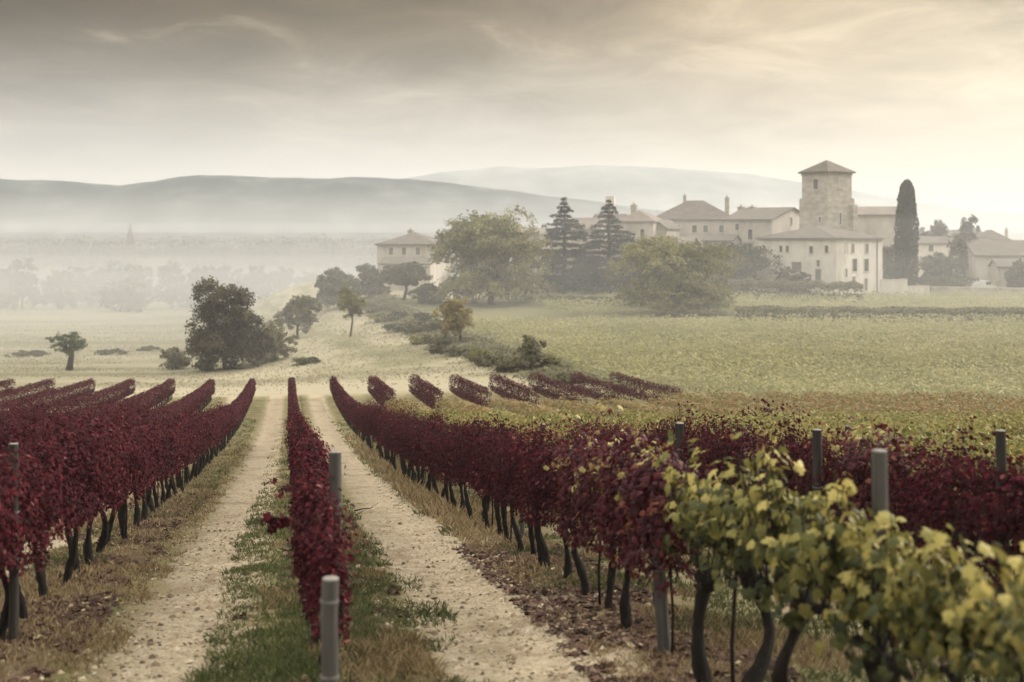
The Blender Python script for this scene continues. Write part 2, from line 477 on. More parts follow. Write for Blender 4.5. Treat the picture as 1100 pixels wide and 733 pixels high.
def make_foliage(name, rng, n_shoot, per, half_w, lo, hi, length, size, mats, lvfun, T=VINE_T, FA=VINE_F, droop=.25, mi=0, extra=None, hole_at=-.30):
    P = []; N = []
    for s in range(n_shoot):
        y0 = (s + rng.uniform(.1, .9)) / n_shoot * length - length / 2
        side = rng.choice((-1, 1))
        top = hi + rng.normal(0, .13) + (.22 if rng.uniform() < .1 else 0)
        lean = rng.normal(0, half_w * .55)
        yl = rng.normal(0, .16)
        t = rng.uniform(0, 1, per) ** .85
        zz = lo + .22 + (top - lo - .22) * t
        xx = lean * t + side * half_w * .45 * np.sin(t * 2.6) + rng.normal(0, half_w * .42, per)
        yy = y0 + yl * t + rng.normal(0, .09, per)
        k = rng.uniform(size=per) < droop          # shoots hanging over the sides
        zz[k] = lo + rng.uniform(0, 1, k.sum()) ** 1.3 * (hi - lo) * .6
        xx[k] = rng.choice((-1, 1)) * half_w * rng.uniform(.5, 1.15, k.sum())
        P.append(np.c_[xx, yy, zz])
    P = np.concatenate(P)
    so = rng.uniform(0, 50)
    hole = np.array([mnoise.noise(Vector(p) * 4.2 + Vector((so, 0, 0))) + .5 * mnoise.noise(Vector(p) * 9 + Vector((0, so, 0))) for p in P])
    P = P[hole > hole_at + rng.normal(0, .06, len(P))]
    P[:, 0] *= 1 + .45 * np.array([mnoise.noise(Vector((so, p[1] * 3, p[2] * 3))) for p in P])
    n = len(P)
    N = np.c_[np.sign(P[:, 0]) * .7 + P[:, 0] / half_w * .5, rng.normal(0, .35, n), .35 + .8 * smooth(hi - .35, hi + .1, P[:, 2])] + rng.normal(0, .65, (n, 3))
    up = np.tile((0., 0., -1.), (n, 1)) + rng.normal(0, .9, (n, 3))
    S = size * rng.uniform(.65, 1.25, n)
    lv = lvfun(P, rng)
    v, f, L, l = cloud(T, FA, P, N, S, lv, rng, up)
    parts = [(v, f, L, l, mi)]
    if extra: parts += extra
    return parts


def cane_parts(rng, n, half_w, lo, hi, length):
    """thin shoots that carry the leaves; material slot 1"""
    mb = MB()
    for s in range(n):
        y0 = rng.uniform(-.5, .5) * length
        p0 = np.array((rng.normal(0, .03), y0, lo + .2)); p1 = np.array((rng.normal(0, half_w * .5), y0 + rng.normal(0, .12), hi + rng.normal(-.05, .12)))
        mid = (p0 + p1) / 2 + rng.normal(0, .04, 3)
        mb.tube([p0, mid, p1], [.008, .006, .003], 4)
    v = np.concatenate(mb.v); L = np.array([len(f) for f in mb.f], np.int32)
    flat = np.fromiter((i for f in mb.f for i in f), np.int32)
    return (v, flat, L, np.concatenate(mb.lv), 1)


def lv_red(P, rng):
    n = len(P)
    l = np.clip(rng.normal(.48, .2, n), 0, .93)
    l[rng.uniform(size=n) < .006] = 1.0
    return l


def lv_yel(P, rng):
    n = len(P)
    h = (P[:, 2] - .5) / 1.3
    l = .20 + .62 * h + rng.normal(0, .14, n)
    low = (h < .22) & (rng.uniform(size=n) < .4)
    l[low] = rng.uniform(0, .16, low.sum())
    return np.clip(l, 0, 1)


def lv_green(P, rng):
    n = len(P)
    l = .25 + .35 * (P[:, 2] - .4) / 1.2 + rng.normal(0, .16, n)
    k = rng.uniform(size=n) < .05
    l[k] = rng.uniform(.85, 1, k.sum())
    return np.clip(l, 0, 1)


def lv_turn(P, rng):
    n = len(P)
    patch = np.array([mnoise.noise(Vector(p) * 3.1) for p in P])
    l = np.clip(rng.normal(.4, .13, n), 0, .62)
    l = l * .85
    k = (patch + (P[:, 2] - 1.2) * .3 > .47)
    l[k] = np.clip(rng.normal(.84, .12, k.sum()), .5, 1)
    k2 = (patch < -.38)
    l[k2] = np.clip(rng.normal(.6, .08, k2.sum()), .4, .72)
    return l


def make_trunk(rng, h=.78, r=.042, kind=0):
    mb = MB()
    n = 15
    t = np.linspace(0, 1, n)
    a1, a2 = rng.uniform(0, 6.28, 2)
    amp = rng.uniform(.02, .07)
    px = amp * np.sin(t * rng.uniform(3, 6) + a1) - amp * math.sin(a1); py = amp * np.sin(t * rng.uniform(3, 6) + a2) - amp * math.sin(a2) + rng.normal(0, .05) * t
    if kind == 1:                                   # a gnarled S-shaped old stem
        px = .12 * np.sin(t * 6.2 + .5) - .12 * math.sin(.5); py = .10 * np.sin(t * 6.2) * (.35 + t * .9)
    rad = r * (1.25 - .45 * t + .18 * np.sin(t * 9 + a1)); rad[0] *= 1.35; rad[-1] *= 1.15
    P = np.c_[px, py, t * (h + .08) - .08]
    mb.tube(P, rad, 9, jit=.2)
    top = P[-1]
    # knobby head and two arms tied along the row
    for s in (-1, 1):
        L = rng.uniform(.35, .5)
        q = np.array([top - (0, 0, .03), top + (rng.normal(0, .02), s * L * .35, .06), top + (rng.normal(0, .03), s * L * .75, .10), top + (0, s * L, .08)])
        mb.tube(q, [r * 1.05, r * .8, r * .55, r * .3], 6)
    mb.tube([top - (.02, 0, .06), top + (.015, .02, .05), top + (0, 0, .12)], [r * 1.3, r * 1.6, r * .6], 9, jit=.25)
    if rng.uniform() < .4:                          # a second thin stem or stake
        o = rng.normal(0, .04); s = rng.choice((-1, 1)) * rng.uniform(.1, .2)
        mb.tube([(o, s, -.06), (o + .02, s * .9, h * .5), (o, s * .6, h + .1)], [r * .4, r * .35, r * .3], 5)
    return mb


rng = np.random.default_rng(21)
HID = empty('vine_source', (0, 0, 0))       # removed again below
trunks = [make_trunk(rng, rng.uniform(.76, .9), rng.uniform(.034, .05)).build('trunk', M['bark'], HID, True) for _ in range(8)]
old_trunks = [make_trunk(rng, .98, .05, 1).build('trunk', M['bark'], HID, True), make_trunk(rng, .95, .045, 1).build('trunk', M['bark'], HID, True), make_trunk(rng, .9, .062).build('trunk', M['bark'], HID, True)]
FO = {}
FO['red'] = [cloud_obj('foliage', make_foliage('foliage', rng, 34, 130, .25, .75, 1.68, 1.16, .046, None, lv_red, PENT_T, PENT_F, extra=[cane_parts(rng, 7, .2, .6, 1.8, 1.0)]), [M['red'], M['bark']], HID) for _ in range(8)]
FO['mid'] = [cloud_obj('foliage', make_foliage('foliage', rng, 28, 120, .125, .6, 1.5, 1.16, .046, None, lv_red, PENT_T, PENT_F, extra=[cane_parts(rng, 6, .12, .5, 1.65, 1.0)]), [M['red'], M['bark']], HID) for _ in range(5)]
FO['turn'] = [cloud_obj('foliage', make_foliage('foliage', rng, 30, 84, .26, .74, 1.68, 1.16, .060, None, lv_turn, VINE_T, VINE_F, extra=[cane_parts(rng, 8, .2, .6, 1.85, 1.0)]), [M['redyel'], M['bark']], HID) for _ in range(4)]
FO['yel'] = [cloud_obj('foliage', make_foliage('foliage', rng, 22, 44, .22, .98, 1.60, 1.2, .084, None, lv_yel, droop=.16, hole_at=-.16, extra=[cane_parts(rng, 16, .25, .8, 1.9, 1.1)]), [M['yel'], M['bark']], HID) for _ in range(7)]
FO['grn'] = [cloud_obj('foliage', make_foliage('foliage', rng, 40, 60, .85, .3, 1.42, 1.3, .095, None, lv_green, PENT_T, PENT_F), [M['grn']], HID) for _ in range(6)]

ORD = ('first second third fourth fifth sixth seventh eighth ninth tenth eleventh twelfth thirteenth fourteenth fifteenth sixteenth '
       'seventeenth eighteenth nineteenth twentieth').split()
FIRST = {1: 10.6, 2: 10.3, 3: 5.0, 0: 24.5, -1: 38, 4: 10.4, 5: 16.5, 6: 21.5, 7: 27, 8: 32, 9: 37, 10: 42}
END = 94.0
SPACING = 1.0


def start_of(k):
    if k in FIRST: return FIRST[k]
    L0 = .35 + SP * (k - 2)
    return max(10, abs(L0) / (.608 if k > 2 else .238) - .5)


plants = []
for k in range(-13, 17):
    y = start_of(k)
    while y < END - .5:
        plants.append((k, y)); y += SPACING
# the 300 that show largest: nearest first, the lanes beside the tracks before rows that hide behind them
hide = {1: 0, 2: 0, 3: 0, 4: 4, 0: 4, -1: 8}
plants.sort(key=lambda p: math.hypot(row_x(*p), p[1]) + hide.get(p[0], 10))
near, rest = plants[:300], plants[300:]
near.sort()
order = {}
rowname = {1: 'the red row along the left edge of the left track', 2: 'the narrow red row between the two tracks', 3: 'the row along the right side of the right track'}
for k, y in near:
    i = order[k] = order.get(k, -1) + 1
    x = row_x(k, y); z = g(x, y)
    rr = random.Random(k * 1000 + i)
    if k == 3:
        kind = 'yel' if y < 10.6 else ('turn' if y < 14.6 else 'red')
        if 10.2 < y < 11.6: kind = 'turn'
    elif k == 2: kind = 'mid'
    elif k == 4: kind = 'turn' if (y < 22 and i in (3, 6)) else ('red' if y < 27 else 'grn')
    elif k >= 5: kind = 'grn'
    else: kind = 'red'
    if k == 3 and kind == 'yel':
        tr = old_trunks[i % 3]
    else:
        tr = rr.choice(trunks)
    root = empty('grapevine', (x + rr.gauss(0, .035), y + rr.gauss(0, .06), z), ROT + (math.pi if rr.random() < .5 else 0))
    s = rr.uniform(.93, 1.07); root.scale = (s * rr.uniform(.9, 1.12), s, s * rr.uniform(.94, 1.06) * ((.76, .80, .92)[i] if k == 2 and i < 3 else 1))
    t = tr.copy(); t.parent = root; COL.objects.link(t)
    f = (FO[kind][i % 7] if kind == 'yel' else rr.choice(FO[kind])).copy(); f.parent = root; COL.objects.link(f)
    if k == 2:
        lab = (f'{ORD[i]} burgundy vine from the near end of the narrow row between the two tracks' if i < 12 else 'burgundy vine farther down the narrow row between the two tracks')
    elif k == 1:
        lab = (f'{ORD[i]} burgundy vine from the near end of the row beside the left track' if i < 16 else 'burgundy vine farther down the row beside the left track, after its sixteenth')
    elif k == 3:
        if kind == 'yel': lab = f'{ORD[i]} yellow-green vine from the right picture edge in the row beside the right track'
        elif kind == 'turn': lab = f'{ORD[i - 5] if i >= 5 else ORD[0]} red vine flecked with yellow leaves, next to the yellow vines by the right track'
        elif y < 30: lab = f'{ORD[int(y - 14.6)]} all-burgundy vine beyond the yellow-flecked ones beside the right track'
        else: lab = 'burgundy vine in the curving far half of the row beside the right track'
    elif k == 4:
        if kind == 'grn': lab = 'low green vine right behind the burgundy row with posts, beyond the right track row'
        elif y < 20: lab = f'{ORD[min(19, i)]} {"yellow-flecked" if kind == "turn" else "dark burgundy"} vine from the right edge in the row behind the yellow vines'
        else: lab = 'burgundy vine in the thin far part of the row behind the yellow vines'
    elif k >= 5:
        lab = f'low spreading green vine in the {ORD[k - 5]} green row behind the red row with posts'
    else:
        lab = ('burgundy vine in the second red row left of the left track' if k == 0 else f'burgundy vine in the {ORD[2 - k - 1 - 0]} red row left of the left track')
    tag(root, lab, 'grapevine', {1: 'red vines beside the left track', 2: 'red vines between the tracks', 3: 'vines beside the right track', 4: 'red vines behind the yellow ones'}.get(k, 'vines in the green rows' if k >= 5 else 'vines of the left red rows'))
for o in list(HID.children):
    bpy.data.objects.remove(o)
bpy.data.objects.remove(HID)

# the rest of the rows as one mass
rp = []
yr = {}
for k, y in rest:
    yr.setdefault(k, []).append(y)
rng = np.random.default_rng(5)
dirx, diry = -math.sin(ROT), math.cos(ROT)
tb = MB()
for k, yy in yr.items():
    y0, y1 = min(yy) - .5, max(yy) + .5
    for zone in ('a', 'b', 'c'):
        if k <= 3:
            if zone != 'a': continue
            a, b, mi, w, lo, hi, n, sz = y0, y1, 0, .28, .45, 1.66, 420, .10
        else:
            if zone == 'a': a, b, mi, w, lo, hi, n, sz = y0, min(58, y1), 1, .95, .25, 1.4, 230, .17
            elif zone == 'b': a, b, mi, w, lo, hi, n, sz = max(58, y0), (72.5 if k < 10 else 79.5), 2, .95, .25, 1.42, 190, .19
            else:
                if k > 10: continue
                a, b, mi, w, lo, hi, n, sz = max(78, y0), y1, 0, .46, .25, 1.7, 460, .105
        if b <= a: continue
        cnt = int(n * (b - a))
        t = rng.uniform(a, b, cnt)
        ang = rng.uniform(0, 2 * math.pi, cnt)
        rr_ = np.sqrt(rng.uniform(.25, 1, cnt))
        sx = np.sign(np.cos(ang)) * np.abs(np.cos(ang)) ** .7 * w * rr_
        szz = np.sign(np.sin(ang)) * np.abs(np.sin(ang)) ** .7 * (hi - lo) / 2 * rr_
        hmod = np.array([mnoise.noise(Vector((q * .9, k * 7.1, 0))) for q in t]) * .09
        px = row_x(k, t) + sx; zz = G(row_x(k, t), t) + (lo + hi) / 2 + szz * (1 + hmod) + hmod
        C = np.c_[px, t, zz]
        N = np.c_[sx / w, rng.normal(0, .4, cnt), szz / (hi - lo) * 2 + .3] + rng.normal(0, .4, (cnt, 3))
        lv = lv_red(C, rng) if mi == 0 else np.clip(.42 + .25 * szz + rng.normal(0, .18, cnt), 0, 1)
        v, f, L, l = cloud(QUAD_T, QUAD_F, C, N, sz * rng.uniform(.6, 1.3, cnt), lv, rng)
        rp.append((v, f, L, l, mi))
    if k in (0, 1, 2, 3, -1):
        for y in yy:
            x = row_x(k, y); z = g(x, y)
            tb.tube([(x, y, z - .1), (x + rng.normal(0, .03), y, z + .4), (x, y, z + .75)], [.05, .04, .04], 5)
vt = np.concatenate(tb.v); Lt = np.array([len(f) for f in tb.f], np.int32)
rp.append((vt, np.fromiter((i for f in tb.f for i in f), np.int32), Lt, np.full(len(vt), .5), 3))
o = cloud_obj('vineyard_rows', rp, [M['red'], M['grn'], M['orn'], M['bark']])
tag(o, 'mass of far burgundy and green vine rows running down the slope', 'vine rows', kind='stuff')

# vines on the hillside below the village
rng = np.random.default_rng(9)
fp = []
for (d0, d1, step) in ((82, 146, 1.5), (157, 187, 1.7)):
    C = []
    for y in np.arange(d0, d1, step):
        xl = hill_edge(y) + (1.5 if d0 < 120 else 20) + 1.5 * mnoise.noise(Vector((y * .4, 3, 1))); xr = .47 * y + 12
        if y < 99: xl = max(xl, row_x(11, y) + (1.2 if y < 95 else -12 * (y - 95)))
        nb = int((xr - xl) / .85)
        bx = np.linspace(xl, xr, nb) + rng.normal(0, .16, nb)
        by = y + .035 * (bx - xl) + rng.normal(0, .12, nb)
        bx = bx[rng.uniform(size=nb) > .05][:nb]
        by = by[:len(bx)]
        r = rng.uniform(.6, 1.1, len(bx))
        for j in range(20):
            C.append(np.c_[bx + rng.normal(0, .33, len(bx)), by + rng.normal(0, .3, len(bx)), .35 + r * rng.uniform(.1, .95, len(bx)), r])
    C = np.concatenate(C)
    hz = C[:, 2]; C = np.c_[C[:, 0], C[:, 1], G(C[:, 0], C[:, 1]) + hz]
    n = len(C)
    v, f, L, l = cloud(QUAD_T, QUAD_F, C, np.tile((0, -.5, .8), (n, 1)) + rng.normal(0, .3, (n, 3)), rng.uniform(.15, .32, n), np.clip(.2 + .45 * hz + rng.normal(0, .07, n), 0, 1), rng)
    fp.append((v, f, L, l, 0))
o = cloud_obj('vineyard_field', fp, [M['field']])
tag(o, 'pale green field of distant vines on the slope below the village', 'vine field', kind='stuff')

# ------------------------------------------------------------------ posts
def post(px, py_top, d, r, mat, label, lean=0.0, square=False, sink=.25, name='vineyard_post', group='vineyard posts', leany=0.0):
    x = (px - CX) / F * d
    ztop = (HY - py_top) / F * d
    zb = g(x, d)
    h = ztop - zb
    root = empty(name, (x, d, zb))
    mb = MB()
    seg = 4 if square else 14
    n = 8
    pts = [(lean * t + random.gauss(0, .003), leany * t, -sink + (h + sink) * t) for t in np.linspace(0, 1, n)]
    mb.tube(pts, [r * (1.04 - .06 * i / n) * random.uniform(.98, 1.02) for i in range(n)], seg, cap=False)
    mb.build('shaft', mat, root, not square)
    tp = MB(); e = pts[-1]
    rr = r * .985
    tp.tube([(e[0], e[1], e[2] - .004), (e[0], e[1], e[2] + r * .1), (e[0], e[1], e[2] + r * .18)], [rr, rr * .95, rr * .7], seg)
    tp.build('post_top', M['posttop'], root, not square)
    for hh in (.8, 1.25):
        wb = MB()
        if hh < h - .1 and d < 25:
            t = (hh + sink) / (h + sink)
            wb.tube([(lean * t, leany * t, hh - .008), (lean * t, leany * t, hh + .008)], r * 1.1, 12)
            wb.build('wire_tie', M['wire'], root)
    return tag(root, label, 'post', group)


post(15, 477, 11.48, .045, M['post'], 'dark slim wooden post at the left picture edge, standing in the red row')
post(98, 452, 32, .055, M['postlight'], 'grey wooden post rising above the second red row on the left, nearer of the pair')
post(121, 463, 37, .05, M['post'], 'thin grey post just beyond a similar one above the left red rows')
post(354, 622, 7.25, .052, M['postlight'], 'smooth grey round post in front of the near end of the middle red row')
post(360, 486, 12.2, .062, M['postlight'], 'grey round post with a dark band, right beside the middle red row')
post(947, 486, 7.3, .048, M['postlight'], 'tall thick grey post rising behind the yellow-green vines', leany=.04)
post(878, 462, 14.2, .055, M['post'], 'grey wooden post in the dark red row behind the yellow vines')
post(730, 455, 19.5, .075, M['post'], 'thick brown weathered post standing at the rim of the green rows')
post(706, 466, 24, .04, M['post'], 'slim brown post close left of the thick weathered one')
post(583, 456, 30, .07, M['post'], 'short dark post top showing over the long right-hand red row')
post(790, 463, 26, .05, M['post'], 'small brown post top between the red row and the green vines')
post(910, 458, 21.5, .035, M['post'], 'tiny post top among green vines, behind the tall grey post')
post(1075, 463, 10.9, .045, M['post'], 'dark post near the right picture edge in the shaded red row')
post(716, 560, 10.9, .06, M['postlight'], 'leaning grey concrete post under the yellow vines', lean=-.1)
post(725, 640, 10.75, .03, M['post'], 'small dark stake at the foot of the leaning post') if False else None
post(561, 520, 19.3, .035, M['postlight'], 'pale thin stake among dark trunks of the right-hand red row', name='stake', group='vine stakes')

# trellis wires: one thing per row
def wires(k, y0, y1, label):
    mb = MB()
    for h in (.8, 1.25):
        ya = np.arange(y0, y1, 3.0)
        mb.tube([(row_x(k, y), y, g(row_x(k, y), y) + h) for y in ya], .004, 4)
    return tag(mb.build('trellis_wire', M['wire']), label, 'wire', 'trellis wires')


wires(1, 10, 94, 'thin trellis wires strung through the red row beside the left track')
wires(2, 14, 94, 'thin trellis wires strung through the narrow middle red row')
wires(3, 12, 94, 'thin trellis wires strung through the row beside the right track')

# loose shoots and a fallen branch
def shoot(name, pts, r, leaves, label, cat, lo=.1):
    root = empty(name, pts[0])
    P = np.array(pts) - np.array(pts[0])
    mb = MB(); mb.tube(P, np.linspace(r, r * .4, len(P)), 6); mb.build('stem', M['moss'], root, True)
    if leaves:
        n = leaves; t = np.random.default_rng(3).uniform(.3, 1, n)
        C = np.array([[np.interp(q, np.linspace(0, 1, len(P)), P[:, i]) for i in range(3)] for q in t]) + R.normal(0, .03, (n, 3))
        v, f, L, l = cloud(VINE_T, VINE_F, C, R.normal(0, 1, (n, 3)) + (0, -.3, .6), .09 * R.uniform(.7, 1.2, n), lv_red(C, R), R)
        cloud_obj('foliage', [(v, f, L, l, 0)], [M['red']], root)
    return tag(root, label, cat)


p = pt(318, 560, 11.0)
shoot('vine_shoot', [p, p + Vector((-.12, -.03, .02)), p + Vector((-.27, -.05, .0))], .008, 26, 'red leafy shoot poking out left from the middle row', 'shoot')
p = pt(318, 522, 13.5)
shoot('vine_shoot', [p, p + Vector((-.15, -.03, -.02)), p + Vector((-.3, -.05, .06))], .009, 5, 'bare dark shoot poking out left from the middle row', 'shoot')
x, d, z = ground_at(392, 552)
z += .05
shoot('fallen_branch', [(x - .22, d, z), (x - .05, d + .05, z + .03), (x + .12, d - .02, z + .06), (x + .26, d + .06, z + .14)], .016, 0, 'short dark branch lying on the right track', 'branch')

# ------------------------------------------------------------------ grass, straw, leaf litter, stones
def near_z(x, y):
    _, dist, _ = lane(x, y)
    return G(x, y) + rough(x, y) + np.where(y < 97, .025 * smooth(.9, 1.5, dist) - .05 * (1 - smooth(.3, .9, dist)), 0)


def scatter(n, dmin, dmax, rng, pw=1.0):
    t = rng.uniform(0, 1, n) ** pw
    d = dmin * (dmax / dmin) ** t
    x = rng.uniform(-.46, .46, n) * d
    return x, d


def blades(name, x, y, h, lv, mat, label, rng, wid=.011):
    n = len(x)
    z = near_z(x, y)
    ang = rng.uniform(0, 2 * math.pi, n); ln = rng.normal(0, .35, (n, 2))
    X = np.c_[np.cos(ang), np.sin(ang), np.zeros(n)]; Z = unit(np.c_[ln, np.ones(n)]); Y = np.c_[ln, np.zeros(n)]
    w = (wid * (.5 + y / 14))[:, None, None]
    hh = h[:, None, None]
    T = BLADE_T
    v = np.c_[x, y, z - .01][:, None, :] + w * T[None, :, 0:1] * X[:, None, :] + hh * (T[None, :, 1:2] * 1.6 * Y[:, None, :] + T[None, :, 2:3] * Z[:, None, :])
    flat = np.arange(n * 4, dtype=np.int32)
    o = cloud_obj(name, [(v.reshape(-1, 3), flat, np.full(n, 4, np.int32), np.repeat(lv, 4), 0)], [mat])
    return tag(o, label, 'grass', kind='stuff')


def vnoise(x, y, s, off=0):
    return np.array([mnoise.noise(Vector((a * s, b * s, off))) for a, b in zip(x, y)])


rng = np.random.default_rng(33)
x, y = scatter(330000, 6.5, 75, rng, .8)
u, dist, sg = lane(x, y)
pn = vnoise(x, y, .7, 4) + .5 * vnoise(x, y, 2.4, 9)
mid_strip = (u > -.75 + .0) & (u < 1.15)                       # strip that carries the middle row
right_grass = (u > 3.9)
tuft = (np.abs(u - 1.55 + .012 * y) < .38) & (pn > .12) & (y < 16)
gm = (mid_strip & (pn > -.45)) | (right_grass & (pn > -.05)) | tuft | ((dist > .75) & (pn > .22) & (y > 14)) | ((dist > .7) & (y > 24) & (pn > -.3))
gx, gy = x[gm], y[gm]
xe, ye = scatter(260000, 7, 30, rng, .85)
ue = xe + .185 * ye; sel = (ue > -.85) & (ue < 1.45)
xe, ye, ue = xe[sel], ye[sel], ue[sel]
pe = vnoise(xe, ye, .75, 44) + .5 * vnoise(xe, ye, 2.2, 49)
edge = smooth(-.85, -.5, ue) * (1 - smooth(.75, 1.45, ue))
sel = pe > .12 - .75 * edge + rng.normal(0, .05, len(pe))
gx = np.r_[gx, xe[sel]]; gy = np.r_[gy, ye[sel]]; pg = np.r_[pn[gm], pe[sel]]
hg = rng.uniform(.03, .12, len(gx)) * np.clip(.75 + pg * .8, .4, 1.5)
blades('grass', gx, gy, hg, np.clip(rng.normal(.45, .22, len(gx)) - .3 * (pg - .1), 0, 1), M['grass'], 'green grass growing between the dirt tracks and under the vines', rng)
x, y = scatter(300000, 6.5, 60, rng, .8)
u, dist, sg = lane(x, y)
pn = vnoise(x, y, .6, 14) + .5 * vnoise(x, y, 2.2, 19)
dm = ((u < -1.55) & (u > -5) & (pn > -.4 + .5 * smooth(-1.9, -1.5, u))) | ((dist > .85) & (u < -5)) | ((u > 2.75) & (u < 4.1) & (pn > -.3)) | ((u > 3.9) & (pn > .1)) | ((np.abs(u - .5) < .8) & (pn > .2))
gx, gy = x[dm], y[dm]
tall = 1 + 1.3 * smooth(16, 24, gy) * ((u[dm] > 2.5) & (u[dm] < 4.2))
blades('dry_grass', gx, gy, rng.uniform(.04, .13, len(gx)) * tall * np.clip(.8 + pn[dm], .4, 1.6), np.clip(rng.normal(.5, .25, len(gx)), 0, 1), M['dry'], 'straw coloured dry grass along the feet of the vine rows', rng)

x, y = scatter(130000, 6.5, 40, rng, .8)
u, dist, sg = lane(x, y)
pn = vnoise(x, y, .8, 24) + .6 * vnoise(x, y, 2.6, 29)
lm = ((u > 2.55) & (u < 4.3) & (pn > -.35) & (y < 19)) | ((u < -1.9) & (u > -3.6) & (pn > -.1) & (y < 30)) | ((np.abs(u - .6) < .7) & (pn > .2)) | ((dist > .6) & (pn > .45))
gx, gy = x[lm], y[lm]; n = len(gx)
C = np.c_[gx, gy, near_z(gx, gy) + rng.uniform(.008, .03, n)]
v, f, L, l = cloud(PENT_T, PENT_F, C, np.tile((0, 0, 1.), (n, 1)) + rng.normal(0, .35, (n, 3)), rng.uniform(.035, .1, n), np.clip(rng.normal(.42, .24, n), 0, 1), rng)
tag(cloud_obj('fallen_leaves', [(v, f, L, l, 0)], [M['litter']]), 'brown and reddish dead leaves lying under the vine rows', 'leaf litter', kind='stuff')

x, y = scatter(60000, 6.5, 34, rng, .75)
u, dist, sg = lane(x, y)
pm = ((u > -1.9) & (u < -.3)) | ((u > .9) & (u < 3.0)) | (rng.uniform(size=len(x)) < .06)
gx, gy = x[pm], y[pm]; n = len(gx)
OCT = np.array([(1, 0, 0), (0, 1, 0), (-1, 0, 0), (0, -1, 0), (0, 0, .7), (0, 0, -.5)]) * .5
OF = [(0, 1, 4), (1, 2, 4), (2, 3, 4), (3, 0, 4)]
C = np.c_[gx, gy, near_z(gx, gy) + .004]
v, f, L, l = cloud(OCT, OF, C, np.tile((0, 0, 1.), (n, 1)) + rng.normal(0, .2, (n, 3)), np.clip(rng.lognormal(-3.6, .55, n), .008, .11), np.clip(rng.normal(.5, .32, n), 0, 1), rng)
tag(cloud_obj('pebbles', [(v, f, L, l, 0)], [M['peb']]), 'loose pale limestone pebbles scattered over both dirt tracks', 'pebbles', kind='stuff')

rng = np.random.default_rng(91)
n = 60000
y = 97 * (300 / 97) ** rng.uniform(0, 1, n); x = rng.uniform(-.50, .2, n) * y
pn = vnoise(x * .35, y, .11, 2) + .6 * vnoise(x, y, .5, 6)
k = (x < hill_edge(y) + 1) & (pn > -.15) & ((y < 98) | (y > 105) | (rng.uniform(size=n) < .25))
x, y, pn = x[k], y[k], pn[k]; n = len(x)
sz = rng.uniform(.08, .22, n) * (y / 110) ** .5
C = np.c_[x, y, G(x, y) + sz * .25]
v, f, L, l = cloud(QUAD_T, QUAD_F, C, np.tile((0, -.8, .5), (n, 1)) + rng.normal(0, .5, (n, 3)), sz, np.clip(.82 - .22 * pn + rng.normal(0, .09, n), 0, 1), rng)
M['mead'] = leafmat('meadow_tuft', [(0, (.12, .12, .065)), (.4, (.22, .205, .125)), (.7, (.34, .31, .21)), (1, (.44, .40, .29))], .3, 0, .7)
tag(cloud_obj('meadow_grass', [(v, f, L, l, 0)], [M['mead']]), 'pale tufted straw and grass of the meadow beyond the red rows', 'grass', kind='stuff')

# ------------------------------------------------------------------ trees
def lobes_for(rng, n, flat=1.0, low=.0, rl=(.3, .5)):
    out = []
    for i in range(n):
        a = rng.uniform(0, 2 * math.pi); rr = rng.uniform(.15, .96 - rl[1] + .16); zz = rng.uniform(-.6 + low, 1.08 - rl[1] + .04)
        rr *= math.sqrt(max(.1, 1 - zz * zz))
        out.append((rr * math.cos(a), rr * math.sin(a), zz * flat, rng.uniform(*rl)))
    out.append((0, 0, 0.05, .55))
    return out


